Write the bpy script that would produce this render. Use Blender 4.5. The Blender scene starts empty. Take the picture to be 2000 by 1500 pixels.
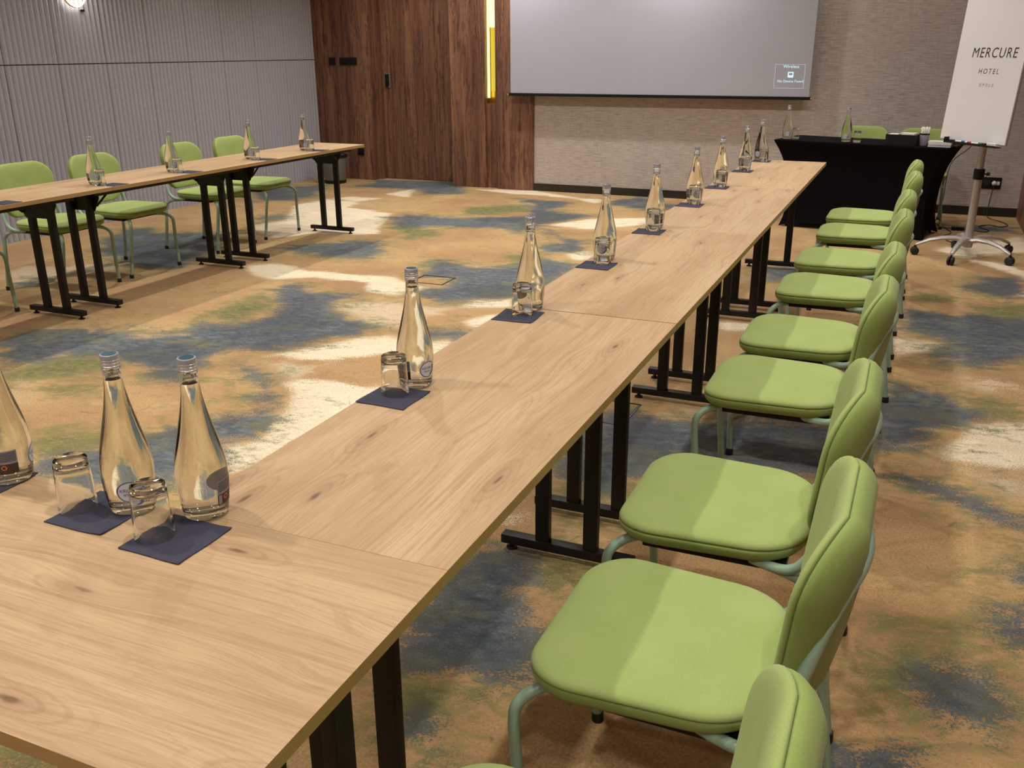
import bpy, bmesh, math, random
import numpy as np
from mathutils import Vector, Matrix, noise as mnoise

random.seed(7)
C = bpy.context.scene.collection
PI = math.pi

# ------------------------------------------------------------------ camera
F_PX, CAM = 1795.6, (0.5783, -1.0889, 1.4895)
YAW, PITCH, ROLL = 0.4074, 0.3480, -0.0052
cam_data = bpy.data.cameras.new('camera')
cam_data.sensor_fit = 'HORIZONTAL'
cam_data.sensor_width = 36.0
cam_data.lens = F_PX * 36.0 / 2000.0
cam_data.clip_start = 0.02
cam_data.clip_end = 60
cam = bpy.data.objects.new('camera', cam_data)
C.objects.link(cam)
_fw = Vector((-math.sin(YAW) * math.cos(PITCH), math.cos(YAW) * math.cos(PITCH), -math.sin(PITCH)))
_r = Vector((math.cos(YAW), math.sin(YAW), 0))
_u = _r.cross(_fw)
_r2 = _r * math.cos(ROLL) + _u * math.sin(ROLL)
_u2 = -_r * math.sin(ROLL) + _u * math.cos(ROLL)
_m = Matrix((_r2, _u2, -_fw)).transposed().to_4x4()
_m.translation = Vector(CAM)
cam.matrix_world = _m
bpy.context.scene.camera = cam

# ------------------------------------------------------------------ world, exposure
world = bpy.data.worlds.new('world')
bpy.context.scene.world = world
world.use_nodes = True
world.node_tree.nodes['Background'].inputs[0].default_value = (1.0, 0.93, 0.85, 1)
world.node_tree.nodes['Background'].inputs[1].default_value = 0.02
vs = bpy.context.scene.view_settings
vs.view_transform = 'Standard'
vs.look = 'None'
vs.gamma = 1.0
vs.use_curve_mapping = False
vs.exposure = 0.62

CEIL = 2.95
LAMP_W = 34.0                     # one recessed ceiling spot
LAMP_COL = (1.0, 0.94, 0.88)

# ------------------------------------------------------------------ materials
def new_mat(name):
    m = bpy.data.materials.new(name)
    m.use_nodes = True
    nt = m.node_tree
    b = nt.nodes['Principled BSDF']
    return m, nt, b

def N(nt, typ, **kw):
    n = nt.nodes.new(typ)
    for k, v in kw.items():
        setattr(n, k, v)
    return n

def setin(node, **kw):
    for k, v in kw.items():
        node.inputs[k.replace('_', ' ')].default_value = v

def plain(name, col, rough=0.5, metal=0.0, var=0.0, scale=40.0, bump=0.0, bscale=300.0, spec=0.5):
    m, nt, b = new_mat(name)
    b.inputs['Roughness'].default_value = rough
    b.inputs['Metallic'].default_value = metal
    b.inputs['Specular IOR Level'].default_value = spec
    tc = N(nt, 'ShaderNodeTexCoord')
    no = N(nt, 'ShaderNodeTexNoise')
    no.inputs['Scale'].default_value = scale
    no.inputs['Detail'].default_value = 4
    nt.links.new(tc.outputs['Object'], no.inputs['Vector'])
    mx = N(nt, 'ShaderNodeMix', data_type='RGBA')
    mx.inputs[6].default_value = tuple(c * (1 - var) for c in col) + (1,)
    mx.inputs[7].default_value = tuple(min(1, c * (1 + var)) for c in col) + (1,)
    nt.links.new(no.outputs[0], mx.inputs[0])
    nt.links.new(mx.outputs[2], b.inputs['Base Color'])
    if bump > 0:
        n2 = N(nt, 'ShaderNodeTexNoise')
        n2.inputs['Scale'].default_value = bscale
        n2.inputs['Detail'].default_value = 3
        nt.links.new(tc.outputs['Object'], n2.inputs['Vector'])
        bp = N(nt, 'ShaderNodeBump')
        bp.inputs['Strength'].default_value = bump
        bp.inputs['Distance'].default_value = 0.002
        nt.links.new(n2.outputs[0], bp.inputs['Height'])
        nt.links.new(bp.outputs[0], b.inputs['Normal'])
    return m

def emit(name, col, strength):
    m, nt, b = new_mat(name)
    b.inputs['Base Color'].default_value = (0.02, 0.02, 0.02, 1)
    b.inputs['Emission Color'].default_value = tuple(col) + (1,)
    b.inputs['Emission Strength'].default_value = strength
    return m

def math_node(nt, op, a=None, b=None, c=None):
    n = N(nt, 'ShaderNodeMath', operation=op)
    for i, v in enumerate((a, b, c)):
        if v is None:
            continue
        if isinstance(v, (int, float)):
            n.inputs[i].default_value = v
        else:
            nt.links.new(v, n.inputs[i])
    return n.outputs[0]

def vscale(nt, vec, s):
    n = N(nt, 'ShaderNodeVectorMath', operation='MULTIPLY')
    nt.links.new(vec, n.inputs[0])
    n.inputs[1].default_value = s
    return n.outputs[0]

def vadd(nt, a, b):
    n = N(nt, 'ShaderNodeVectorMath', operation='ADD')
    nt.links.new(a, n.inputs[0])
    nt.links.new(b, n.inputs[1])
    return n.outputs[0]

def noise(nt, vec, scale, detail=4, rough=0.5, dist=0.0):
    n = N(nt, 'ShaderNodeTexNoise')
    n.inputs['Scale'].default_value = scale
    n.inputs['Detail'].default_value = detail
    n.inputs['Roughness'].default_value = rough
    n.inputs['Distortion'].default_value = dist
    nt.links.new(vec, n.inputs['Vector'])
    return n.outputs[0]

def ramp(nt, fac, stops):
    n = N(nt, 'ShaderNodeValToRGB')
    cr = n.color_ramp
    while len(cr.elements) > 1:
        cr.elements.remove(cr.elements[-1])
    cr.elements[0].position = stops[0][0]
    cr.elements[0].color = tuple(stops[0][1]) + (1,)
    for p, c in stops[1:]:
        e = cr.elements.new(p)
        e.color = tuple(c) + (1,)
    nt.links.new(fac, n.inputs[0])
    return n.outputs[0]

def mixc(nt, fac, a, b, blend='MIX'):
    n = N(nt, 'ShaderNodeMix', data_type='RGBA', blend_type=blend)
    for i, v in ((0, fac), (6, a), (7, b)):
        if isinstance(v, (int, float)):
            n.inputs[i].default_value = v
        elif isinstance(v, tuple):
            n.inputs[i].default_value = v + (1,)
        else:
            nt.links.new(v, n.inputs[i])
    return n.outputs[2]

def remap(nt, v, a, b, c=0.0, d=1.0, smooth=True):
    n = N(nt, 'ShaderNodeMapRange')
    n.interpolation_type = 'SMOOTHSTEP' if smooth else 'LINEAR'
    nt.links.new(v, n.inputs[0])
    for i, x in enumerate((a, b, c, d)):
        n.inputs[1 + i].default_value = x
    return n.outputs[0]

def oak_material():
    """light oak laminate, the grain runs along the table's own length (local Y)"""
    m, nt, b = new_mat('oak_laminate')
    tc = N(nt, 'ShaderNodeTexCoord')
    oi = N(nt, 'ShaderNodeObjectInfo')
    off = N(nt, 'ShaderNodeVectorMath', operation='SCALE')
    off.inputs[0].default_value = (3.1, 7.7, 0.0)
    nt.links.new(oi.outputs['Random'], off.inputs['Scale'])
    v = vadd(nt, tc.outputs['Object'], off.outputs[0])
    # knots bend the grain around them
    vk = vscale(nt, v, (8.2, 2.1, 1.0))
    vo = N(nt, 'ShaderNodeTexVoronoi')
    vo.voronoi_dimensions = '2D'
    vo.inputs['Scale'].default_value = 1.0
    vo.inputs['Randomness'].default_value = 1.0
    jig = noise(nt, vscale(nt, v, (30.0, 8.0, 1.0)), 1.0, 3, 0.6)
    jv = N(nt, 'ShaderNodeCombineXYZ')
    nt.links.new(math_node(nt, 'MULTIPLY', math_node(nt, 'SUBTRACT', jig, 0.5), 0.16), jv.inputs[0])
    nt.links.new(vadd(nt, vk, jv.outputs[0]), vo.inputs['Vector'])
    kd = vo.outputs['Distance']
    kn = remap(nt, kd, 0.0, 0.40, 1.0, 0.0)
    warp = noise(nt, vscale(nt, v, (2.4, 1.0, 1.0)), 1.5, 3, 0.45)
    wv = N(nt, 'ShaderNodeCombineXYZ')
    wsum = math_node(nt, 'ADD', math_node(nt, 'MULTIPLY', warp, 0.040), math_node(nt, 'MULTIPLY', kn, 0.020))
    nt.links.new(wsum, wv.inputs[0])
    v2 = vadd(nt, v, wv.outputs[0])
    broad = noise(nt, vscale(nt, v2, (8.0, 1.1, 1.0)), 1.0, 4, 0.55, 0.3)
    rings = noise(nt, vscale(nt, v2, (90.0, 1.7, 1.0)), 1.0, 5, 0.65, 0.1)
    fine = noise(nt, vscale(nt, v2, (420.0, 9.0, 1.0)), 1.0, 4, 0.72)
    gate = noise(nt, vk, 0.9, 1, 0.5)
    col = ramp(nt, broad, [(0.30, (0.42, 0.270, 0.140)), (0.50, (0.505, 0.342, 0.190)), (0.70, (0.57, 0.405, 0.236))])
    col = mixc(nt, remap(nt, rings, 0.49, 0.68, 0.0, 0.62), col, (0.36, 0.215, 0.110))
    col = mixc(nt, remap(nt, fine, 0.43, 0.66, 0.0, 0.50), col, (0.34, 0.215, 0.115))
    sm = noise(nt, vscale(nt, v2, (14.0, 3.4, 1.0)), 1.0, 6, 0.72, 0.7)
    col = mixc(nt, remap(nt, sm, 0.55, 0.72, 0.0, 0.52), col, (0.36, 0.205, 0.105))
    # cathedral rings around the knots and the knots themselves
    kr = N(nt, 'ShaderNodeMath', operation='SINE')
    nt.links.new(math_node(nt, 'MULTIPLY', kd, 70.0), kr.inputs[0])
    ring_amt = math_node(nt, 'MULTIPLY', math_node(nt, 'MULTIPLY', remap(nt, kr.outputs[0], 0.2, 1.0, 0.0, 0.34), remap(nt, kd, 0.08, 0.42, 1.0, 0.0)), remap(nt, gate, 0.50, 0.60))
    col = mixc(nt, ring_amt, col, (0.27, 0.150, 0.075))
    halo = math_node(nt, 'MULTIPLY', remap(nt, kd, 0.02, 0.24, 0.42, 0.0), remap(nt, gate, 0.46, 0.56))
    col = mixc(nt, halo, col, (0.30, 0.165, 0.082))
    spot = math_node(nt, 'MULTIPLY', remap(nt, kd, 0.012, 0.060, 0.80, 0.0), remap(nt, gate, 0.45, 0.55))
    col = mixc(nt, spot, col, (0.12, 0.062, 0.032))
    nt.links.new(col, b.inputs['Base Color'])
    b.inputs['Roughness'].default_value = 0.52
    b.inputs['Specular IOR Level'].default_value = 0.35
    bp = N(nt, 'ShaderNodeBump')
    bp.inputs['Strength'].default_value = 0.12
    bp.inputs['Distance'].default_value = 0.001
    nt.links.new(fine, bp.inputs['Height'])
    nt.links.new(bp.outputs[0], b.inputs['Normal'])
    return m

def rosewood_material(name='walnut_panel', base=1.0, axis='XZ'):
    """brown veneer with upright grain and narrow cathedral figures"""
    m, nt, b = new_mat(name)
    tc = N(nt, 'ShaderNodeTexCoord')
    v = tc.outputs['Object']
    vk = vscale(nt, v, (7.0, 7.0, 1.55))
    warp = noise(nt, vscale(nt, v, (5.0, 5.0, 1.6)), 1.0, 3, 0.6)
    wv = N(nt, 'ShaderNodeCombineXYZ')
    w2 = math_node(nt, 'MULTIPLY', warp, 0.10)
    nt.links.new(w2, wv.inputs[0])
    nt.links.new(w2, wv.inputs[1])
    v2 = vadd(nt, v, wv.outputs[0])
    band = noise(nt, vscale(nt, v2, (7.5, 7.5, 0.25)), 1.0, 3, 0.5)
    streak = noise(nt, vscale(nt, v2, (44.0, 44.0, 1.5)), 1.0, 5, 0.65, 0.5)
    fine = noise(nt, vscale(nt, v2, (190.0, 190.0, 7.0)), 1.0, 3, 0.6)
    k = base
    col = ramp(nt, band, [(0.30, (0.088 * k, 0.038 * k, 0.023 * k)), (0.5, (0.138 * k, 0.064 * k, 0.037 * k)), (0.70, (0.205 * k, 0.104 * k, 0.056 * k))])
    col = mixc(nt, remap(nt, streak, 0.45, 0.64, 0.0, 0.80), col, (0.036 * k, 0.012 * k, 0.008 * k))
    col = mixc(nt, remap(nt, fine, 0.5, 0.75, 0.0, 0.5), col, (0.05 * k, 0.018 * k, 0.01 * k))
    vo = N(nt, 'ShaderNodeTexVoronoi')
    vo.inputs['Scale'].default_value = 1.0
    nt.links.new(vk, vo.inputs['Vector'])
    kr = N(nt, 'ShaderNodeMath', operation='SINE')
    nt.links.new(math_node(nt, 'MULTIPLY', vo.outputs['Distance'], 55.0), kr.inputs[0])
    amt = math_node(nt, 'MULTIPLY', remap(nt, kr.outputs[0], 0.0, 1.0, 0.0, 0.55), remap(nt, vo.outputs['Distance'], 0.05, 0.5, 1.0, 0.0))
    col = mixc(nt, amt, col, (0.033 * k, 0.011 * k, 0.007 * k))
    nt.links.new(col, b.inputs['Base Color'])
    b.inputs['Roughness'].default_value = 0.50
    return m

def carpet_material():
    m, nt, b = new_mat('patterned_carpet')
    tc = N(nt, 'ShaderNodeTexCoord')
    v = tc.outputs['Object']
    at = N(nt, 'ShaderNodeAttribute')
    at.attribute_name = 'carpet_dye'
    sep = N(nt, 'ShaderNodeSeparateColor')
    nt.links.new(at.outputs['Color'], sep.inputs[0])
    blue, green, cream = sep.outputs[0], sep.outputs[1], sep.outputs[2]
    pale = at.outputs['Alpha']
    rot = N(nt, 'ShaderNodeVectorRotate')
    rot.rotation_type = 'Z_AXIS'
    rot.inputs['Angle'].default_value = -0.25
    nt.links.new(v, rot.inputs['Vector'])
    vstr = vscale(nt, rot.outputs[0], (0.9, 1.5, 1.0))
    n1 = noise(nt, vstr, 3.6, 8, 0.62, 0.8)
    n2 = noise(nt, vscale(nt, rot.outputs[0], (0.9, 1.6, 1.0)), 17.0, 6, 0.78, 0.4)
    n3 = noise(nt, v, 130.0, 3, 0.7)
    n4 = noise(nt, v, 420.0, 2, 0.7)
    big = noise(nt, v, 1.3, 4, 0.6, 0.5)
    # tan ground, drifting between pink-brown and gold
    col = ramp(nt, big, [(0.30, (0.36, 0.205, 0.102)), (0.45, (0.43, 0.262, 0.118)), (0.58, (0.49, 0.325, 0.146)), (0.72, (0.53, 0.375, 0.215))])
    col = mixc(nt, remap(nt, n2, 0.52, 0.72, 0.0, 0.45), col, (0.30, 0.165, 0.065))
    col = mixc(nt, remap(nt, n1, 0.55, 0.72, 0.0, 0.35), col, (0.66, 0.47, 0.27))
    mott = noise(nt, rot.outputs[0], 2.1, 5, 0.7, 0.6)
    mg = math_node(nt, 'MULTIPLY', remap(nt, mott, 0.52, 0.66, 0.0, 0.75), remap(nt, n2, 0.44, 0.62))
    col = mixc(nt, mg, col, (0.21, 0.185, 0.060))
    def threshold(field, amp1, amp2, lo, hi, amp3=0.0):
        s = math_node(nt, 'ADD', field, math_node(nt, 'MULTIPLY', math_node(nt, 'SUBTRACT', n1, 0.5), amp1))
        s = math_node(nt, 'ADD', s, math_node(nt, 'MULTIPLY', math_node(nt, 'SUBTRACT', n2, 0.5), amp2))
        if amp3:
            s = math_node(nt, 'ADD', s, math_node(nt, 'MULTIPLY', math_node(nt, 'SUBTRACT', n3, 0.5), amp3))
        return remap(nt, s, lo, hi)
    col = mixc(nt, math_node(nt, 'MULTIPLY', threshold(pale, 1.6, 1.5, 0.42, 0.86, 0.9), 0.75), col, (0.66, 0.54, 0.38))
    col = mixc(nt, threshold(cream, 1.1, 0.7, 0.28, 0.64, 1.0), col, ramp(nt, n1, [(0.3, (0.70, 0.58, 0.40)), (0.6, (0.80, 0.70, 0.52))]))
    gcol = ramp(nt, n2, [(0.35, (0.060, 0.080, 0.036)), (0.5, (0.140, 0.155, 0.050)), (0.65, (0.29, 0.25, 0.080))])
    col = mixc(nt, math_node(nt, 'MULTIPLY', threshold(green, 1.6, 1.9, 0.20, 0.66, 1.7), 0.92), col, gcol)
    bcol = ramp(nt, n2, [(0.32, (0.050, 0.064, 0.078)), (0.47, (0.090, 0.111, 0.126)), (0.58, (0.148, 0.168, 0.178)), (0.72, (0.25, 0.265, 0.245))])
    bcol = mixc(nt, remap(nt, n1, 0.50, 0.66, 0.0, 0.62), bcol, (0.20, 0.20, 0.085))
    bm_ = math_node(nt, 'MULTIPLY', threshold(blue, 1.45, 0.75, 0.30, 0.70, 1.5), remap(nt, blue, 0.02, 0.20))
    bcol = mixc(nt, remap(nt, big, 0.40, 0.62, 0.55, 0.0), bcol, (0.035, 0.044, 0.056))
    col = mixc(nt, bm_, col, bcol)
    # loose hair-thin dark veins
    vo = N(nt, 'ShaderNodeTexVoronoi')
    vo.feature = 'DISTANCE_TO_EDGE'
    vo.inputs['Scale'].default_value = 1.1
    wn = N(nt, 'ShaderNodeTexNoise')
    wn.inputs['Scale'].default_value = 3.0
    wn.inputs['Detail'].default_value = 5
    nt.links.new(v, wn.inputs['Vector'])
    nt.links.new(vadd(nt, v, vscale(nt, wn.outputs['Color'], (0.5, 0.5, 0.0))), vo.inputs['Vector'])
    vein = math_node(nt, 'MULTIPLY', remap(nt, vo.outputs['Distance'], 0.0, 0.007, 0.65, 0.0), remap(nt, n1, 0.50, 0.60))
    col = mixc(nt, vein, col, (0.10, 0.075, 0.045))
    # pile
    pile = remap(nt, n3, 0.30, 0.70, 0.66, 1.30, False)
    pile2 = remap(nt, n4, 0.30, 0.70, 0.86, 1.14, False)
    pm = math_node(nt, 'MULTIPLY', pile, pile2)
    vm = N(nt, 'ShaderNodeVectorMath', operation='SCALE')
    nt.links.new(col, vm.inputs[0])
    nt.links.new(pm, vm.inputs['Scale'])
    nt.links.new(vm.outputs[0], b.inputs['Base Color'])
    b.inputs['Roughness'].default_value = 0.95
    b.inputs['Specular IOR Level'].default_value = 0.1
    b.inputs['Sheen Weight'].default_value = 0.15
    bp = N(nt, 'ShaderNodeBump')
    bp.inputs['Strength'].default_value = 0.5
    bp.inputs['Distance'].default_value = 0.004
    nt.links.new(n3, bp.inputs['Height'])
    nt.links.new(bp.outputs[0], b.inputs['Normal'])
    return m

def grasscloth_material():
    m, nt, b = new_mat('woven_wallcovering')
    tc = N(nt, 'ShaderNodeTexCoord')
    v = tc.outputs['Object']
    h = noise(nt, vscale(nt, v, (9.0, 9.0, 120.0)), 1.0, 5, 0.65, 0.25)
    w = noise(nt, vscale(nt, v, (130.0, 130.0, 8.0)), 1.0, 4, 0.65, 0.2)
    big = noise(nt, vscale(nt, v, (2.5, 2.5, 1.5)), 1.0, 3, 0.6)
    col = ramp(nt, h, [(0.30, (0.285, 0.235, 0.208)), (0.48, (0.480, 0.420, 0.385)), (0.66, (0.62, 0.56, 0.525))])
    col = mixc(nt, remap(nt, w, 0.40, 0.68, 0.0, 0.45), col, (0.32, 0.27, 0.245))
    col = mixc(nt, remap(nt, big, 0.35, 0.7, 0.0, 0.28), col, (0.56, 0.50, 0.465))
    nt.links.new(col, b.inputs['Base Color'])
    b.inputs['Roughness'].default_value = 0.85
    bp = N(nt, 'ShaderNodeBump')
    bp.inputs['Strength'].default_value = 0.5
    bp.inputs['Distance'].default_value = 0.003
    nt.links.new(h, bp.inputs['Height'])
    nt.links.new(bp.outputs[0], b.inputs['Normal'])
    return m

def fabric_material(name, c1, c2):
    m, nt, b = new_mat(name)
    tc = N(nt, 'ShaderNodeTexCoord')
    v = tc.outputs['Object']
    n1 = noise(nt, v, 900.0, 2, 0.6)
    n2 = noise(nt, v, 9.0, 3, 0.5)
    n3 = noise(nt, vscale(nt, v, (260.0, 900.0, 600.0)), 1.0, 2, 0.5)
    f = math_node(nt, 'ADD', math_node(nt, 'MULTIPLY', n1, 0.45), math_node(nt, 'MULTIPLY', n3, 0.35))
    f = math_node(nt, 'ADD', f, math_node(nt, 'MULTIPLY', n2, 0.25))
    col = ramp(nt, f, [(0.38, c1), (0.66, c2)])
    nt.links.new(col, b.inputs['Base Color'])
    b.inputs['Roughness'].default_value = 0.85
    b.inputs['Specular IOR Level'].default_value = 0.2
    b.inputs['Sheen Weight'].default_value = 0.12
    bp = N(nt, 'ShaderNodeBump')
    bp.inputs['Strength'].default_value = 0.25
    bp.inputs['Distance'].default_value = 0.0008
    nt.links.new(n1, bp.inputs['Height'])
    nt.links.new(bp.outputs[0], b.inputs['Normal'])
    return m

def glass_material(name, col=(1, 1, 1), ior=1.45, rough=0.0):
    m, nt, b = new_mat(name)
    b.inputs['Base Color'].default_value = tuple(col) + (1,)
    b.inputs['Roughness'].default_value = rough
    b.inputs['IOR'].default_value = ior
    b.inputs['Transmission Weight'].default_value = 1.0
    return m

M = dict(
    oak=oak_material(),
    oak_edge=plain('oak_edge_band', (0.36, 0.22, 0.08), 0.5, 0, 0.12, 30),
    panel=rosewood_material('walnut_panel', 1.6),
    carpet=carpet_material(),
    cloth_wall=grasscloth_material(),
    felt=plain('grey_acoustic_felt', (0.41, 0.40, 0.45), 0.92, 0, 0.12, 60, 0.5, 500),
    felt_gap=plain('felt_joint_dark', (0.05, 0.045, 0.048), 0.95, 0, 0.1),  # dark backing that shows in the joints between felt panels
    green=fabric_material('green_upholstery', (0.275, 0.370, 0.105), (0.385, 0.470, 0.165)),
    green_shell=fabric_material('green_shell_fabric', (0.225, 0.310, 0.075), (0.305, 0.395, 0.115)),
    mint=plain('mint_green_tube', (0.300, 0.440, 0.320), 0.36, 0, 0.03, 20),
    rubber=plain('black_rubber', (0.012, 0.012, 0.012), 0.6, 0, 0.1),
    black=plain('black_powder_coat', (0.010, 0.0075, 0.007), 0.45, 0, 0.15, 60, 0.15, 700, 0.30),
    blackcloth=plain('black_stretch_cloth', (0.0042, 0.0034, 0.0045), 0.9, 0, 0.15, 30, 0.2, 600, 0.08),
    blackpl=plain('black_plastic', (0.008, 0.008, 0.009), 0.4, 0, 0.1, 40, 0, 300, 0.3),
    navy=plain('navy_paper_napkin', (0.058, 0.057, 0.084), 0.9, 0, 0.14, 90, 0.25, 900, 0.15),
    silver=plain('silver_lacquer', (0.52, 0.49, 0.47), 0.38, 0.55, 0.03, 15),
    cap=plain('aluminium_cap', (0.52, 0.53, 0.60), 0.33, 0.7, 0.06, 120),
    capblue=plain('blue_cap_print', (0.08, 0.20, 0.30), 0.25, 0.7, 0.15, 200),
    white=plain('white_paper', (0.74, 0.72, 0.71), 0.8, 0, 0.02, 12),
    board=plain('flipchart_paper', (0.86, 0.86, 0.90), 0.55, 0, 0.03, 3),
    screen=plain('projection_fabric', (0.44, 0.455, 0.53), 0.9, 0, 0.02, 8),
    ink=plain('dark_grey_print', (0.035, 0.032, 0.035), 0.7),
    ink2=plain('pale_grey_print', (0.22, 0.20, 0.21), 0.7),
    ceil=plain('white_ceiling', (0.46, 0.45, 0.44), 0.9, 0, 0.02, 5),
    plaster=plain('beige_plaster', (0.33, 0.29, 0.25), 0.85, 0, 0.05, 6),
    base=plain('dark_skirting', (0.020, 0.017, 0.015), 0.28, 0, 0.1),
    orangewood=rosewood_material('warm_veneer', 1.9),
    glass=glass_material('clear_glass', (0.985, 1.0, 0.985), 1.46),
    water=glass_material('still_water', (0.99, 1.0, 0.99), 1.333),
    label=plain('white_label', (0.62, 0.63, 0.70), 0.5),
    labelblue=plain('blue_label_print', (0.045, 0.11, 0.26), 0.45),
    labelgrey=plain('grey_label', (0.26, 0.25, 0.30), 0.5, 0, 0.2, 400),
    labelbrown=plain('dark_label', (0.045, 0.025, 0.02), 0.5, 0, 0.1),
    labelorange=plain('orange_label_print', (0.50, 0.16, 0.05), 0.5),
    brass=plain('gold_brass', (0.62, 0.40, 0.06), 0.30, 0.9, 0.08, 20),
    red=plain('red_marker', (0.45, 0.03, 0.03), 0.4),
    blue=plain('blue_marker', (0.03, 0.05, 0.30), 0.4),
    dgreen=plain('green_marker', (0.02, 0.15, 0.08), 0.4),
    tissue=plain('white_sachets', (0.80, 0.78, 0.70), 0.8, 0, 0.08, 60),
    grey=plain('grey_metal', (0.20, 0.20, 0.18), 0.45, 0.3, 0.05, 10),
    lamp=emit('lamp_diffuser', (1.0, 0.87, 0.70), 6.0),
    ring=emit('lit_ring', (1.0, 0.93, 0.82), 5.0),
    gold_led=emit('gold_led', (0.80, 0.56, 0.035), 0.62),
    gold_hot=emit('gold_led_bright', (1.0, 0.80, 0.27), 1.7),
    projected=emit('projected_light', (0.60, 0.80, 0.95), 0.75),
    projected_dim=emit('projected_outline', (0.62, 0.58, 0.60), 0.50),
)

# ------------------------------------------------------------------ mesh helpers
def finish(bm, name, mat, parent=None, smooth=True, angle=40):
    me = bpy.data.meshes.new(name)
    bmesh.ops.recalc_face_normals(bm, faces=bm.faces)
    bm.to_mesh(me)
    bm.free()
    mats = mat if isinstance(mat, (list, tuple)) else [mat]
    for k in mats:
        me.materials.append(k)
    if smooth:
        for p in me.polygons:
            p.use_smooth = True
        me.set_sharp_from_angle(angle=math.radians(angle))
    o = bpy.data.objects.new(name, me)
    C.objects.link(o)
    if parent is not None:
        o.parent = parent
    return o

def tag(o, label, cat, group=None, kind=None):
    o['label'] = label
    o['category'] = cat
    if group:
        o['group'] = group
    if kind:
        o['kind'] = kind
    return o

def thing(name, label, cat, loc=(0, 0, 0), rz=0.0, group=None):
    o = bpy.data.objects.new(name, None)
    o.empty_display_size = 0.1
    C.objects.link(o)
    o.location = loc
    o.rotation_euler = (0, 0, rz)
    return tag(o, label, cat, group)

def structure(o):
    o['kind'] = 'structure'
    return o

def box(bm, x0, x1, y0, y1, z0, z1, bevel=0.0, mat=0, M4=None):
    r = bmesh.ops.create_cube(bm, size=1.0)
    vsx = r['verts']
    for v in vsx:
        v.co = Vector((x0 + (v.co.x + .5) * (x1 - x0), y0 + (v.co.y + .5) * (y1 - y0), z0 + (v.co.z + .5) * (z1 - z0)))
    fs = {f for v in vsx for f in v.link_faces}
    for f in fs:
        f.material_index = mat
    out = vsx
    if bevel > 0:
        es = {e for v in vsx for e in v.link_edges}
        rr = bmesh.ops.bevel(bm, geom=list(es), offset=bevel, segments=2, affect='EDGES', profile=0.6)
        out = list({v for f in rr['faces'] for v in f.verts} | {v for v in vsx if v.is_valid})
        for f in rr['faces']:
            f.material_index = mat
    if M4 is not None:
        for v in out:
            v.co = M4 @ v.co
    return out

def lathe(bm, prof, seg=32, mat=0, center=(0, 0, 0)):
    """prof: list of (r, z); r = 0 closes with a point"""
    rings = []
    cx, cy, cz = center
    for r, z in prof:
        if r < 1e-6:
            rings.append([bm.verts.new((cx, cy, cz + z))])
        else:
            rings.append([bm.verts.new((cx + r * math.cos(2 * PI * i / seg), cy + r * math.sin(2 * PI * i / seg), cz + z)) for i in range(seg)])
    for a, b in zip(rings, rings[1:]):
        for i in range(seg):
            j = (i + 1) % seg
            if len(a) == 1 and len(b) == 1:
                continue
            if len(a) == 1:
                f = bm.faces.new((a[0], b[j], b[i]))
            elif len(b) == 1:
                f = bm.faces.new((a[i], a[j], b[0]))
            else:
                f = bm.faces.new((a[i], a[j], b[j], b[i]))
            f.material_index = mat
    return rings

def catmull(pts, n=6, closed=False):
    P = [Vector(p) for p in pts]
    out = []
    m = len(P)
    rng = range(m) if closed else range(m - 1)
    for i in rng:
        if closed:
            a, b, c, d = P[(i - 1) % m], P[i], P[(i + 1) % m], P[(i + 2) % m]
        else:
            a = P[i - 1] if i > 0 else P[i] * 2 - P[i + 1]
            b, c = P[i], P[i + 1]
            d = P[i + 2] if i + 2 < m else P[i + 1] * 2 - P[i]
        for k in range(n):
            t = k / n
            out.append(0.5 * ((2 * b) + (-a + c) * t + (2 * a - 5 * b + 4 * c - d) * t * t + (-a + 3 * b - 3 * c + d) * t ** 3))
    if not closed:
        out.append(P[-1])
    return out

def tube(bm, pts, r, seg=10, cap=True, closed=False, mat=0):
    """sweep a circle; r may be a list"""
    pts = [Vector(p) for p in pts]
    n = len(pts)
    rs = r if isinstance(r, (list, tuple)) else [r] * n
    rings = []
    t0 = (pts[1] - pts[0]).normalized()
    up = Vector((0, 0, 1)) if abs(t0.z) < 0.9 else Vector((1, 0, 0))
    nrm = t0.cross(up).normalized()
    for i in range(n):
        if closed:
            t = (pts[(i + 1) % n] - pts[i - 1]).normalized()
        elif i == 0:
            t = (pts[1] - pts[0]).normalized()
        elif i == n - 1:
            t = (pts[-1] - pts[-2]).normalized()
        else:
            t = (pts[i + 1] - pts[i - 1]).normalized()
        nrm = (nrm - t * nrm.dot(t)).normalized()
        bn = t.cross(nrm)
        rings.append([bm.verts.new(pts[i] + (nrm * math.cos(2 * PI * k / seg) + bn * math.sin(2 * PI * k / seg)) * rs[i]) for k in range(seg)])
    m = n if closed else n - 1
    for i in range(m):
        a, b = rings[i], rings[(i + 1) % n]
        for k in range(seg):
            j = (k + 1) % seg
            f = bm.faces.new((a[k], a[j], b[j], b[k]))
            f.material_index = mat
    if cap and not closed:
        f = bm.faces.new(rings[0][::-1]); f.material_index = mat
        f = bm.faces.new(rings[-1]); f.material_index = mat
    return rings

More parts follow.
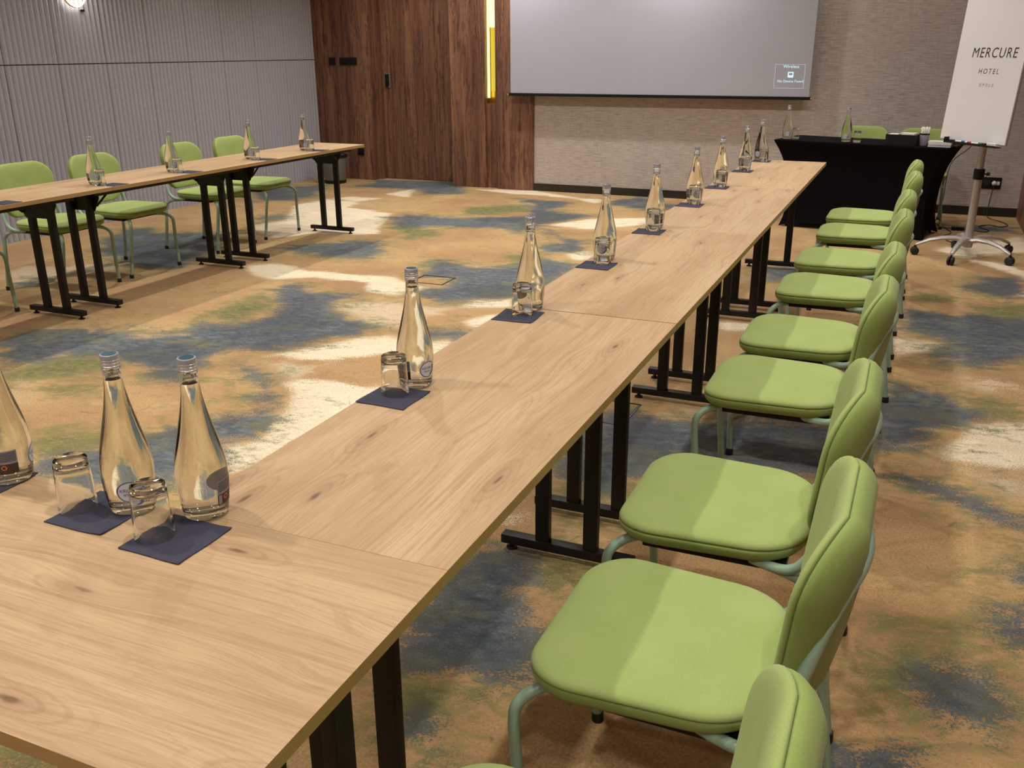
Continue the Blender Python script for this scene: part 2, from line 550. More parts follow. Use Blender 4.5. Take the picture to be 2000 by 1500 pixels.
def rounded_poly(corners, radii, inset=0.0, n=8):
    """corners counter-clockwise; returns outline points, offset inwards by inset"""
    P = [Vector((c[0], c[1])) for c in corners]
    m = len(P)
    # offset lines
    Q = []
    for i in range(m):
        a, b, c = P[i - 1], P[i], P[(i + 1) % m]
        d1 = (b - a).normalized()
        d2 = (c - b).normalized()
        n1 = Vector((-d1.y, d1.x))
        n2 = Vector((-d2.y, d2.x))
        k = 1 + n1.dot(n2)
        Q.append(b + (n1 + n2) * (inset / k))
    out = []
    for i in range(m):
        a, b, c = Q[i - 1], Q[i], Q[(i + 1) % m]
        r = max(radii[i] - inset, 0.004)
        d1 = (a - b).normalized()
        d2 = (c - b).normalized()
        ang = d1.angle(d2)
        tlen = r / math.tan(ang / 2)
        tlen = min(tlen, (a - b).length * 0.49, (c - b).length * 0.49)
        r = tlen * math.tan(ang / 2)
        p1 = b + d1 * tlen
        p2 = b + d2 * tlen
        cen = b + (d1 + d2).normalized() * (r / math.sin(ang / 2))
        a1 = math.atan2(p1.y - cen.y, p1.x - cen.x)
        a2 = math.atan2(p2.y - cen.y, p2.x - cen.x)
        da = (a2 - a1 + PI) % (2 * PI) - PI
        for k in range(n + 1):
            t = a1 + da * k / n
            out.append((cen.x + r * math.cos(t), cen.y + r * math.sin(t)))
    return out

def cushion(bm, corners, radii, layers, fn, n=8, mats=None):
    """stack outlines (inset, height); fn maps (u, v, h) -> xyz"""
    rings = []
    for ins, h in layers:
        rings.append([bm.verts.new(fn(u, v, h)) for u, v in rounded_poly(corners, radii, ins, n)])
    L = len(rings[0])
    for q, (a, b) in enumerate(zip(rings, rings[1:])):
        for i in range(L):
            j = (i + 1) % L
            f = bm.faces.new((a[i], a[j], b[j], b[i]))
            if mats:
                f.material_index = mats[q]
    for ring, h, k in ((rings[0], layers[0][1], 0), (rings[-1], layers[-1][1], -1)):
        cu = sum(c[0] for c in corners) / len(corners)
        cv = sum(c[1] for c in corners) / len(corners)
        pts = rounded_poly(corners, radii, layers[k][0], n)
        prev = ring
        for s in (0.66, 0.33):
            cur = [bm.verts.new(fn(cu + (u - cu) * s, cv + (v - cv) * s, h + (0.0025 * (1 - s) if k == -1 else 0))) for u, v in pts]
            for i in range(L):
                j = (i + 1) % L
                f = bm.faces.new((prev[i], prev[j], cur[j], cur[i]))
                if mats:
                    f.material_index = mats[k if k == 0 else len(mats) - 1]
            prev = cur
        c = bm.verts.new(fn(cu, cv, h + (0.0025 if k == -1 else 0)))
        for i in range(L):
            f = bm.faces.new((prev[i], prev[(i + 1) % L], c))
            if mats:
                f.material_index = mats[0 if k == 0 else len(mats) - 1]

def dup(root, loc=None, rz=None, label=None, group=None):
    r = root.copy()
    C.objects.link(r)
    if loc is not None:
        r.location = loc
    if rz is not None:
        r.rotation_euler = (0, 0, rz)
    if label:
        r['label'] = label
    if group:
        r['group'] = group
    for ch in list(root.children):
        c = ch.copy()
        C.objects.link(c)
        c.parent = r
        for g in ch.children:
            d = g.copy()
            C.objects.link(d)
            d.parent = c
    return r

def text_mesh(txt, size, align='CENTER', spacing=1.0, shear=0.0, extrude=0.0):
    cu = bpy.data.curves.new('lettering', 'FONT')
    cu.body = txt
    cu.size = size
    cu.align_x = align
    cu.space_character = spacing
    cu.shear = shear
    cu.extrude = extrude
    cu.resolution_u = 3
    o = bpy.data.objects.new('lettering', cu)
    C.objects.link(o)
    dg = bpy.context.evaluated_depsgraph_get()
    dg.update()
    me = bpy.data.meshes.new_from_object(o.evaluated_get(dg))
    bpy.data.objects.remove(o)
    bpy.data.curves.remove(cu)
    return me

def text_obj(name, txt, size, mat, fn, parent=None, spacing=1.0, shear=0.0, squeeze=1.0, bold=0.0):
    """flat lettering; fn maps the lettering's own (u, v) to xyz"""
    me = text_mesh(txt, size, 'CENTER', spacing, shear)
    bm = bmesh.new()
    bm.from_mesh(me)
    bpy.data.meshes.remove(me)
    for v in bm.verts:
        v.co = Vector(fn(v.co.x * squeeze, v.co.y))
    return finish(bm, name, mat, parent, smooth=False)

def lamp(name, kind, loc, energy, color, parent=None, **kw):
    d = bpy.data.lights.new(name, kind)
    d.energy = energy
    d.color = color
    for k, v in kw.items():
        setattr(d, k, v)
    o = bpy.data.objects.new(name, d)
    C.objects.link(o)
    o.location = loc
    if parent is not None:
        o.parent = parent
    return o

# ------------------------------------------------------------------ the room
XL, XR, YF, YB, YD = -6.257, 1.50, -3.2, 8.676, 8.955

# --- floor: a broadloom carpet whose dye pattern is laid out in plan
DYE_BLUE = [
    [(-3.91,2.23),(-3.96,2.4),(-3.82,2.56),(-3.6,2.61),(-3.29,2.61),(-3.1,2.72),(-3.14,2.98),(-2.92,2.98),(-2.86,3.19),(-2.91,3.4),(-3.15,3.67),(-3.3,3.88),(-3.2,3.97),(-2.93,3.8),(-2.69,3.86),(-2.6,3.81),(-2.71,3.64),(-2.51,3.41),(-2.24,3.3),(-2.13,3.12),(-2.29,2.99),(-2.35,2.78),(-2.47,2.64),(-2.64,2.63),(-2.65,2.4),(-2.54,2.1),(-2.63,2.11),(-2.81,2.18),(-3.19,2.29),(-3.4,2.18),(-3.44,2.02),(-3.54,1.93)],
    [(-2.46,2.43),(-2.34,2.42),(-2.18,2.29),(-1.99,2.14),(-1.86,1.97),(-1.81,1.81),(-1.78,1.67),(-1.85,1.57),(-1.64,1.34),(-2.03,1.09),(-2.35,1.1),(-2.45,1.18),(-2.29,1.33),(-2.19,1.51),(-2.15,1.64),(-2.08,1.8),(-2.0,1.88),(-1.98,1.97),(-2.08,2.1),(-2.22,2.23)],
    [(-3.95,6.54),(-3.85,6.7),(-3.28,6.71),(-2.81,7.08),(-2.87,7.45),(-3.26,8.05),(-2.67,8.06),(-2.7,7.42),(-2.19,7.33),(-2.45,6.78),(-2.54,6.25),(-2.81,6.38),(-3.42,6.22),(-3.61,6.07)],
    [(-4.1,4.91),(-3.89,5.15),(-3.62,5.42),(-3.44,5.45),(-3.24,5.13),(-3.17,4.88),(-3.47,4.81),(-3.85,4.84)],
    [(-2.66,4.99),(-2.53,4.97),(-2.31,4.87),(-2.05,5.01),(-1.94,5.34),(-1.64,5.23),(-1.58,5.11),(-1.6,4.49),(-1.7,4.19),(-2.07,3.91),(-2.28,3.94),(-2.32,4.08),(-2.22,4.35),(-2.25,4.5),(-2.53,4.47),(-2.57,4.71)],
    [(-2.35,6.48),(-2.1,6.23),(-1.82,6.03),(-1.78,5.71),(-1.96,5.51),(-2.12,5.71),(-2.02,6.02)],
    [(-5.38,8.25),(-5.46,8.8),(-4.46,9.03),(-3.99,8.13),(-4.41,7.97),(-4.61,8.27),(-5.11,8.22)],
    [(-2.31,8.2),(-2.1,8.62),(-1.49,8.13),(-1.67,7.82),(-2.25,8.0)],
    [(-6.31,7.52),(-6.13,7.91),(-5.8,8.18),(-5.49,7.59),(-5.48,7.11),(-5.76,6.92)],
    [(-5.79,5.06),(-5.73,5.22),(-5.51,5.04),(-4.86,5.3),(-4.58,4.81),(-4.28,4.02),(-4.54,3.92),(-5.23,4.22),(-5.64,4.62)],
    [(-5.1,6.05),(-5.08,6.38),(-4.88,6.05),(-4.94,5.85)],
    [(-5.0,3.24),(-4.96,3.45),(-4.89,3.53),(-4.85,3.4),(-4.9,3.23)],
    [(-1.85,3.26),(-1.77,3.36),(-1.59,3.4),(-1.6,3.21),(-1.82,3.21)],
    [(1.0,5.63),(1.15,5.94),(1.32,6.01),(1.35,5.86),(1.34,5.64),(1.24,5.34),(1.01,5.51)],
    [(0.62,4.84),(0.76,4.83),(0.87,4.78),(1.03,4.9),(1.2,4.82),(1.28,4.87),(1.37,4.69),(1.31,4.07),(1.21,4.0),(1.02,3.83),(0.75,3.86),(0.86,4.1),(0.83,4.25),(0.62,4.36)],
    [(0.61,3.36),(0.68,3.34),(0.83,3.34),(0.88,3.22),(1.01,3.06),(0.82,2.87),(0.76,2.65),(0.58,2.54),(0.54,2.98)],
    [(0.66,2.32),(0.79,2.31),(0.96,2.18),(1.07,2.13),(1.12,2.0),(1.06,1.99),(0.95,2.05),(0.85,2.17),(0.75,2.23)],
    [(0.99,1.7),(1.1,1.81),(1.09,1.66),(1.03,1.65)],
    [(0.96,1.5),(1.03,1.58),(1.11,1.61),(1.08,1.36),(1.01,1.34),(0.94,1.37)],
    [(0.76,1.14),(0.8,1.13),(0.91,1.14),(0.94,1.05),(0.89,0.95),(0.8,0.92),(0.75,0.97)],
    [(0.54,0.82),(0.61,0.76),(0.7,0.8),(0.75,0.79),(0.76,0.65),(0.52,0.55),(0.5,0.72)],
    [(-0.53,0.65),(-0.55,0.86),(-0.56,1.09),(-0.54,1.24),(-0.38,1.26),(-0.3,1.11),(-0.22,0.97),(-0.14,0.72),(-0.18,0.67),(-0.29,0.65),(-0.48,0.62),(-0.52,0.62)],
    [(-0.37,0.42),(-0.34,0.46),(-0.28,0.46),(-0.28,0.4),(-0.35,0.4)],
    [(-0.61,2.19),(-0.53,2.5),(-0.38,2.55),(-0.26,2.55),(-0.07,2.57),(0.14,2.72),(0.43,2.74),(0.47,2.2),(0.22,2.17),(-0.12,2.18),(-0.23,1.93),(-0.27,1.74),(-0.48,1.83)],
    [(-0.37,5.6),(-0.11,5.8),(0.19,5.57),(0.08,5.28),(-0.26,5.3)],
    [(0.91,8.0),(1.44,8.07),(1.46,7.82),(0.94,7.74)]]
DYE_GREEN = [
    [(-3.08,1.82),(-3.03,1.94),(-2.88,1.93),(-2.83,1.84),(-2.92,1.78),(-3.03,1.79)],
    [(-3.54,1.93),(-3.36,2.15),(-3.2,2.26),(-2.92,2.22),(-3.13,1.94),(-3.3,1.79),(-3.25,1.69)],
    [(0.68,1.3),(0.79,1.3),(0.96,1.5),(0.94,1.36),(0.8,1.24),(0.76,1.16),(0.75,0.98),(0.8,0.9),(0.67,0.9),(0.64,0.93),(0.66,1.12)],
    [(-0.5,0.6),(-0.24,0.64),(-0.26,0.53),(-0.25,0.38),(-0.38,0.4)],
    [(-0.5,1.97),(-0.23,1.93),(-0.17,1.65),(-0.38,1.61)],
    [(-0.38,1.26),(-0.22,1.23),(-0.18,1.04),(-0.22,0.97)],
    [(1.01,5.02),(1.28,5.26),(1.36,4.92),(1.16,4.6),(1.0,4.65)],
    [(0.72,5.24),(0.8,5.23),(0.96,5.15),(0.84,5.06),(0.69,5.08)],
    [(-3.28,3.27),(-3.21,3.64),(-2.94,3.41),(-2.93,3.04),(-3.17,3.01)],
    [(-2.19,5.34),(-2.04,5.61),(-1.94,5.44),(-2.08,5.19)],
    [(-3.5,7.34),(-3.08,7.68),(-2.84,7.36),(-3.12,6.99),(-3.42,6.94)],
    [(0.85,3.35),(1.08,3.27),(1.14,3.04),(1.0,3.08),(0.91,3.2)],
    [(-1.15,-0.02),(-1.06,-0.01),(-1.01,-0.04),(-1.09,-0.07)],
    [(-3.92,6.52),(-3.42,6.22),(-3.11,5.82),(-3.28,5.68),(-3.69,6.03)],
    [(-2.69,1.39),(-2.37,1.46),(-2.19,1.56),(-2.27,1.31),(-2.43,1.16)]]
DYE_CREAM = [
    [(-2.41,2.58),(-2.26,2.79),(-2.13,3.05),(-2.0,3.14),(-1.74,3.09),(-1.65,3.22),(-1.58,3.12),(-1.62,2.88),(-1.85,2.87),(-2.06,2.64),(-2.19,2.62)],
    [(-2.07,2.27),(-2.01,2.36),(-1.71,2.37),(-1.59,2.4),(-1.52,2.2),(-1.62,1.33),(-1.83,1.56),(-1.74,1.67),(-1.81,1.89),(-1.94,2.16)],
    [(-3.88,4.31),(-3.74,4.42),(-3.32,4.32),(-2.87,4.34),(-2.67,4.38),(-2.46,4.22),(-2.28,4.2),(-2.41,3.96),(-2.62,3.96),(-2.78,4.18),(-3.21,4.16),(-3.46,4.01),(-3.67,4.07)],
    [(-2.42,6.7),(-2.17,7.12),(-1.53,7.47),(-1.68,6.97),(-2.01,6.65)],
    [(-1.85,5.56),(-1.7,5.74),(-1.6,5.42),(-1.69,5.38)],
    [(-1.72,3.55),(-1.64,3.73),(-1.58,3.72),(-1.6,3.42)],
    [(-1.89,4.01),(-1.68,4.14),(-1.6,3.97),(-1.87,3.86)],
    [(-4.91,5.69),(-4.81,6.01),(-5.25,6.83),(-5.15,7.24),(-4.75,7.21),(-4.66,6.88),(-4.04,6.69),(-3.83,6.11),(-3.63,5.74),(-3.81,5.64),(-4.15,5.59),(-4.34,5.26),(-4.73,5.49)],
    [(-5.14,7.32),(-5.01,7.53),(-4.69,7.5),(-4.77,7.24)],
    [(-4.77,7.82),(-4.67,8.38),(-4.45,7.71)],
    [(-4.0,8.51),(-3.34,8.64),(-2.68,8.28),(-2.27,8.33),(-2.43,8.04),(-2.78,8.32),(-3.42,8.35)],
    [(0.59,4.18),(0.83,4.15),(0.78,3.99),(0.61,3.85)],
    [(1.26,5.49),(1.4,5.66),(1.37,5.37)],
    [(1.06,6.47),(1.22,6.5),(1.38,6.22),(1.47,5.77),(1.36,5.94),(1.21,6.29)],
    [(0.82,2.63),(0.95,2.97),(1.14,3.08),(1.26,3.09),(1.21,2.63),(1.04,2.55),(0.82,2.53)],
    [(0.82,6.82),(1.45,7.64),(1.55,7.05),(1.0,6.56)],
    [(-0.56,1.46),(-0.5,1.5),(-0.48,1.44),(-0.54,1.41)],
    [(-4.87,4.26),(-4.74,4.31),(-4.63,4.2),(-4.73,4.12)],
    [(-0.42,4.11),(-0.17,4.14),(-0.15,4.01),(-0.38,3.98)]]
DYE_PALE = [
    [(0.67,2.54),(0.81,2.52),(1.09,2.44),(1.16,2.17),(1.07,2.19),(0.96,2.32),(0.81,2.45)],
    [(-2.48,2.47),(-2.28,2.59),(-2.04,2.52),(-1.97,2.34),(-2.09,2.29),(-2.36,2.45)],
    [(-5.43,3.46),(-5.37,3.67),(-4.94,3.94),(-4.78,4.3),(-4.63,4.2),(-4.67,3.77),(-4.83,3.21),(-4.84,2.98)],
    [(-0.28,2.69),(-0.15,2.67),(-0.19,2.57)],
    [(-2.78,3.61),(-2.37,3.78),(-1.89,3.84),(-1.96,3.33),(-2.24,3.22)],
    [(0.9,3.64),(1.16,3.67),(1.17,3.45),(0.96,3.4)]]


def carpet_field(poly, X, Y, soft):
    """soft-edged membership of a drawn patch: 1 inside, 0 outside"""
    P = np.array(poly, float)
    Q = np.roll(P, -1, axis=0)
    inside = np.zeros(X.shape, bool)
    dist = np.full(X.shape, 1e9)
    for (x0, y0), (x1, y1) in zip(P, Q):
        cond = ((y0 > Y) != (y1 > Y))
        with np.errstate(divide='ignore', invalid='ignore'):
            xi = (x1 - x0) * (Y - y0) / (y1 - y0 if y1 != y0 else 1e-9) + x0
        inside ^= cond & (X < xi)
        dx, dy = x1 - x0, y1 - y0
        L2 = dx * dx + dy * dy + 1e-12
        t = np.clip(((X - x0) * dx + (Y - y0) * dy) / L2, 0, 1)
        dist = np.minimum(dist, np.hypot(X - x0 - t * dx, Y - y0 - t * dy))
    sd = np.where(inside, dist, -dist)
    return np.clip(0.5 + sd / (2 * soft), 0, 1)

def make_floor():
    st = 0.04
    xs = np.arange(XL - 0.3, XR + 0.34, st)
    ys = np.arange(YF - 0.1, 9.34, st)
    X, Y = np.meshgrid(xs, ys)
    rng = np.random.RandomState(3)
    blue = np.zeros(X.shape); green = np.zeros(X.shape); cream = np.zeros(X.shape); pale = np.zeros(X.shape)
    for p in DYE_BLUE:
        blue = np.maximum(blue, carpet_field(p, X, Y, 0.13))
        green = np.maximum(green, 0.95 * carpet_field(p, X, Y, 0.27))
    for p in DYE_GREEN:
        green = np.maximum(green, carpet_field(p, X, Y, 0.18))
    for p in DYE_CREAM:
        cream = np.maximum(cream, carpet_field(p, X, Y, 0.09))
        pale = np.maximum(pale, 0.75 * carpet_field(p, X, Y, 0.28))
    for p in DYE_PALE:
        pale = np.maximum(pale, carpet_field(p, X, Y, 0.14))
    # further patches where the photo does not look
    for k in range(26):
        cx, cy = rng.uniform(XL, XR), rng.uniform(YF, 9)
        if (cx > -5.5 and cy > 0.6) and not (cx > 1.2 and cy < 3):
            continue
        if cx > -1.4 and cy > -0.6:
            continue
        a = np.linspace(0, 2 * PI, 11)[:-1]
        rr = rng.uniform(0.15, 0.5, 10)
        p = np.stack([cx + np.cos(a) * rr * 1.4, cy + np.sin(a) * rr], 1)
        if k % 3:
            blue = np.maximum(blue, carpet_field(p, X, Y, 0.075))
            green = np.maximum(green, 0.8 * carpet_field(p, X, Y, 0.22))
        else:
            cream = np.maximum(cream, carpet_field(p, X, Y, 0.055))
            pale = np.maximum(pale, 0.7 * carpet_field(p, X, Y, 0.2))
    ny, nx = X.shape
    verts = np.stack([X.ravel(), Y.ravel(), np.zeros(X.size)], 1)
    idx = np.arange(nx * ny).reshape(ny, nx)
    faces = np.stack([idx[:-1, :-1].ravel(), idx[:-1, 1:].ravel(), idx[1:, 1:].ravel(), idx[1:, :-1].ravel()], 1)
    me = bpy.data.meshes.new('floor')
    me.from_pydata(verts.tolist(), [], faces.tolist())
    at = me.attributes.new('carpet_dye', 'FLOAT_COLOR', 'POINT')
    buf = np.stack([blue.ravel(), green.ravel(), cream.ravel(), pale.ravel()], 1).astype(np.float32)
    at.data.foreach_set('color', buf.ravel())
    me.materials.append(M['carpet'])
    o = bpy.data.objects.new('floor', me)
    C.objects.link(o)
    return structure(o)

make_floor()

bm = bmesh.new(); box(bm, XL - .3, XR + .3, YF - .1, YD + .3, CEIL, CEIL + .08)
structure(finish(bm, 'ceiling', M['ceil'], smooth=False))

# --- left wall: ribbed acoustic felt panels in two rows
def make_left_wall():
    bm = bmesh.new()
    box(bm, XL - .12, XL - .0262, YF, YD + .2, 0, CEIL, mat=1)
    pitch = 0.0531
    per = 10
    pw = pitch * per
    y0 = 5.03 - pw * 16
    for row, (z0, z1) in enumerate(((0.0, 1.393), (1.401, CEIL))):
        yy = y0
        while yy < YD:
            pts = []
            g = 0.0028
            n = per * 6
            for i in range(n + 1):
                t = i / n
                y = yy + g + t * (pw - 2 * g)
                ph = (t * per) % 1.0
                d = 0.026 * (abs(math.sin(PI * ph)) ** 0.9)
                pts.append((XL - 0.026 + d, y))
            if yy > YF - pw:
                prev = None
                pts = [(XL - .036, pts[0][1])] + pts + [(XL - .036, pts[-1][1])]
                col = [(bm.verts.new((x, min(max(y, YF), YD + .1), z0)), bm.verts.new((x, min(max(y, YF), YD + .1), z1))) for x, y in pts]
                for a, b in zip(col, col[1:]):
                    if abs(a[0].co.y - b[0].co.y) < 1e-7 and abs(a[0].co.x - b[0].co.x) < 1e-7:
                        continue
                    bm.faces.new((a[0], b[0], b[1], a[1]))
                # top and bottom lips
                e = [c[1] for c in col]
                e2 = [c[0] for c in col]
                try:
                    bm.faces.new(e); bm.faces.new(e2)
                except ValueError:
                    pass
            yy += pw
    return structure(finish(bm, 'wall_left', [M['felt'], M['felt_gap']], angle=35))
make_left_wall()

# --- back wall: woven wallcovering over a dark skirting
bm = bmesh.new(); box(bm, -3.352, XR + .2, YB, YB + .1, 0, CEIL)
structure(finish(bm, 'wall_back', M['cloth_wall'], smooth=False))
bm = bmesh.new(); box(bm, -3.352, XR, YB - .012, YB, 0, .082, .002)
structure(finish(bm, 'baseboard_back', M['base'], smooth=False))

# --- right wall and the wall behind the camera
bm = bmesh.new(); box(bm, XR, XR + .1, YF, YB + .1, 0, CEIL)
structure(finish(bm, 'wall_right', M['orangewood'], smooth=False))
bm = bmesh.new(); box(bm, XL - .1, XR + .1, YF - .1, YF, 0, CEIL)
structure(finish(bm, 'wall_front', M['plaster'], smooth=False))

# --- walnut panelling: side panel, recessed door, pilaster with a light slot
bm = bmesh.new()
box(bm, XL - .05, -5.500, 8.795, YD + .12, 0, CEIL)
structure(finish(bm, 'trim_1', M['panel'], smooth=False))
bm = bmesh.new()
box(bm, -5.500, -5.462, 8.90, YD + .14, 0, CEIL)
box(bm, -5.462, -4.375, YD + .09, YD + .16, 2.25, CEIL)
structure(finish(bm, 'trim_2', M['panel'], smooth=False))
bm = bmesh.new()
box(bm, -5.460, -4.377, YD + .05, YD + .095, 0.006, 2.248, .002)
door = structure(finish(bm, 'door_1', M['panel'], smooth=False))
bm = bmesh.new()
box(bm, -5.425, -5.345, YD + .040, YD + .051, 1.075, 1.245, .004)
hp = finish(bm, 'pull_frame', M['grey'], door)
bm = bmesh.new()
box(bm, -5.412, -5.358, YD + .036, YD + .0405, 1.10, 1.232, .002)
box(bm, -5.404, -5.366, YD + .024, YD + .036, 1.083, 1.100, .003)
finish(bm, 'pull_recess', M['blackpl'], hp)

bm = bmesh.new()
box(bm, -4.375, -3.946, 8.672, YD + .12, 0, CEIL, .003)          # left board with its return
box(bm, -3.790, -3.352, 8.655, YB + .3, 0, CEIL, .003)           # right board
box(bm, -3.946, -3.828, 8.705, YB + .28, 0, 0.93)                # below the slot
box(bm, -3.829, -3.790, 8.70, YB + .28, 0, CEIL)                 # narrow strip beside the slot
structure(finish(bm, 'trim_3', M['panel'], smooth=False))

t = thing('slot_light', 'tall gold-glowing slot light set upright in the walnut pilaster left of the screen', 'light', (-3.888, 8.79, 0.93))
bm = bmesh.new(); box(bm, -.058, .058, .02, .03, 0, CEIL - .93)
finish(bm, 'brass_back', M['brass'], t, smooth=False)
bm = bmesh.new(); box(bm, -.057, -.030, -.045, -.030, 0.06, CEIL - .95, .003)
finish(bm, 'light_strip', M['gold_hot'], t, smooth=False)
bm = bmesh.new(); box(bm, -.030, .057, -.004, .018, 0.13, .80, .003)
finish(bm, 'glowing_plate', M['gold_led'], t, smooth=False)['label'] = 'dimmer amber plate below'
bm = bmesh.new(); box(bm, -.030, .057, -.030, -.002, .80, CEIL - .95, .003)
finish(bm, 'light_box', M['gold_hot'], t, smooth=False)['label'] = 'brightest upper box'

# wall plates on the walnut side panel
def plate(name, label, cat, x, y, z, w, h, parts, mat='blackpl', face=-1):
    t = thing(name, label, cat, (x, y, z))
    bm = bmesh.new(); box(bm, -w / 2, w / 2, -.010, -.0005, -h / 2, h / 2, .002)
    finish(bm, 'cover_plate', M[mat], t)
    for nm, dx, dz, pw, ph, mt in parts:
        bm = bmesh.new(); box(bm, dx - pw / 2, dx + pw / 2, -.014, -.0095, dz - ph / 2, dz + ph / 2, .0015)
        finish(bm, nm, M[mt], t)
    return t
plate('light_switch', 'small square black switch on the walnut panel, nearest the ribbed wall', 'switch', -6.010, 8.795, 1.378, .085, .085, [('rocker', 0, 0, .05, .05, 'blackpl')])
plate('switch_panel', 'wide black three-gang switch plate on the walnut panel', 'switch', -5.785, 8.795, 1.378, .235, .085,
      [('rocker', -.075, 0, .06, .055, 'blackpl'), ('rocker', 0, 0, .06, .055, 'blackpl'), ('rocker', .075, 0, .06, .055, 'blackpl')])
plate('wall_socket', 'black socket low on the walnut panel behind the far end of the left tables', 'socket', -5.68, 8.795, .335, .085, .085, [('socket_face', 0, 0, .045, .045, 'blackpl')])

# ------------------------------------------------------------------ ceiling spots (the room's own lamps)
def make_spot():
    t = thing('ceiling_spot', 'round recessed ceiling spot', 'light', (0, 0, CEIL))
    bm = bmesh.new()
    lathe(bm, [(.055, -.001), (.055, -.010), (.075, -.012), (.078, -.006), (.078, -.001)], 24)
    finish(bm, 'trim_ring', M['black'], t)
    bm = bmesh.new(); lathe(bm, [(0, -.004), (.054, -.004)], 24)
    finish(bm, 'diffuser', M['lamp'], t)
    lamp('spot_lamp', 'SPOT', (0, 0, -.02), LAMP_W, LAMP_COL, t, spot_size=math.radians(116), spot_blend=0.70, shadow_soft_size=.045)
    return t
SPOTS = []
for x in (-4.78, -3.42, -1.75, -0.15, 0.98):
    for y in (-1.9, 0.2, 2.3, 4.4, 6.3, 8.02):
        SPOTS.append((x, y))
_rows = ['over the chairs by the ribbed wall', 'over the left tables', 'over the open carpet', 'over the long table', 'over the row of green chairs']
_cols = ['behind the camera', 'nearest the camera', 'second ahead of the camera', 'third ahead of the camera', 'near the flipchart end', 'close to the back wall']
sp0 = make_spot()
for i, (x, y) in enumerate(SPOTS):
    o = sp0 if i == 0 else dup(sp0)
    o.location = (x, y, CEIL)
    k = {-4.78: 1.65, -3.42: 1.15, -1.75: 1.75, -0.15: 1.22, 0.98: 1.15}[x]
    if y > 8:
        k = {-4.78: 1.3, -3.42: 2.0, -1.75: 2.0, -0.15: 0.50, 0.98: 0.30}[x]
    lo = [q for q in o.children if q.type == 'LIGHT'][0]
    lo.data = lo.data.copy()
    lo.data.energy = LAMP_W * k
    if x < -4:
        lo.data.spot_size = math.radians(140)
    o['label'] = 'round ceiling spot ' + _rows[i // 6] + ', ' + _cols[i % 6]
    o['group'] = 'recessed ceiling spots'

# ------------------------------------------------------------------ folding tables
TL, TW, TH = 1.4622, 0.5222, 0.74
def make_table():
    t = thing('folding_table', 'table', 'table')
    g = .0004
    bm = bmesh.new()
    vs_ = box(bm, -TW / 2 + g, TW / 2 - g, .0001, TL - .0001, TH - .022, TH, .0005)
    bm.normal_update()
    for f in bm.faces:
        f.material_index = 0 if f.normal.z > .7 else 1
    finish(bm, 'tabletop', [M['oak'], M['oak_edge']], t, smooth=False)
    bm = bmesh.new()
    for sx in (-1, 1):
        box(bm, sx * .175 - .012, sx * .175 + .012, .07, TL - .10, TH - .052, TH - .0222, .002)
    finish(bm, 'under_rail', M['black'], t, smooth=False)
    for y, s in ((.095, 1), (TL - .185, -1)):
        fr = None
        bm = bmesh.new()
        box(bm, -.215, .215, y - .019, y + .019, .022, .052, .003)
        fr = finish(bm, 'foot_bar', M['black'], t)
        for sx in (-1, 1):
            bm = bmesh.new()
            lathe(bm, [(0, .0), (.017, .0), (.018, .006), (.008, .009), (.007, .0225), (0, .0225)], 14, center=(sx * .185, y, 0))
            finish(bm, 'levelling_foot', M['rubber'], fr)
        for sx in (-1, 1):
            bm = bmesh.new()
            box(bm, sx * .078 - .0225, sx * .078 + .0225, y - .014, y + .014, .0505, TH - .03, .003)
            finish(bm, 'leg', M['black'], t)
        # fold bracket: a tapering plate across the two posts
        bm = bmesh.new()
        y1 = y + s * .0145
        a = [(-.150, .700), (.150, .700), (.150, .668), (.104, .590), (-.104, .590), (-.150, .668)]
        f1 = [bm.verts.new((x, y1, z)) for x, z in a]
        f2 = [bm.verts.new((x * 1.0, y1 + s * .004, z)) for x, z in a]
        bm.faces.new(f1); bm.faces.new(f2[::-1])
        for i in range(6):
            j = (i + 1) % 6
            bm.faces.new((f1[i], f2[i], f2[j], f1[j]))
        finish(bm, 'bracket', M['black'], t, smooth=False)
        for sx in (-1, 1):
            bm = bmesh.new()
            tube(bm, [(sx * .120, y1 + s * .006, .62), (sx * .120, y1 + s * .10, TH - .052)], .0065, 8)
            finish(bm, 'brace', M['black'], t)
    return t

table0 = make_table()
_used = [False]
def put_table(x, y, rz, label, group):
    if not _used[0]:
        o = table0
        _used[0] = True
        o.location = (x, y, 0); o.rotation_euler = (0, 0, rz); o['label'] = label; o['group'] = group
    else:
        o = dup(table0, (x, y, 0), rz, label, group)
    return o
RX = -TW / 2
LX = -3.783 - TW / 2
g_r = 'oak folding tables in the long right row'
for i, lab in enumerate(('oak folding table of the long right row, first after the crosswise near table',
                         'oak folding table of the long right row, just past the dark joint line',
                         'oak folding table of the long right row, third from the camera',
                         'oak folding table at the far end of the long right row')):
    put_table(RX, i * TL + (.0045 if i else 0), 0, lab, g_r)
g_l = 'oak folding tables in the left row'
for i, lab in enumerate(('oak folding table of the left row hidden furthest to the left of the picture',
                         'oak folding table of the left row cut by the left edge of the picture',
                         'oak folding table in the middle of the left row, between two pairs of black legs',
                         'oak folding table at the far end of the left row, nearest the walnut panelling')):
    put_table(LX, 5.853 - (4 - i) * TL, 0, lab, g_l)
g_c = 'oak folding tables in the crosswise near row'
put_table(0, -.2612, PI / 2, 'oak folding table set crosswise in the near left corner of the picture', g_c)
for o in (put_table(0 - TL, -.2612, PI / 2, 'oak folding table of the crosswise near row, middle one, left of the picture', g_c),
          put_table(0 - 2 * TL, -.2612, PI / 2, 'oak folding table of the crosswise near row, farthest left one outside the picture', g_c)):
    pass

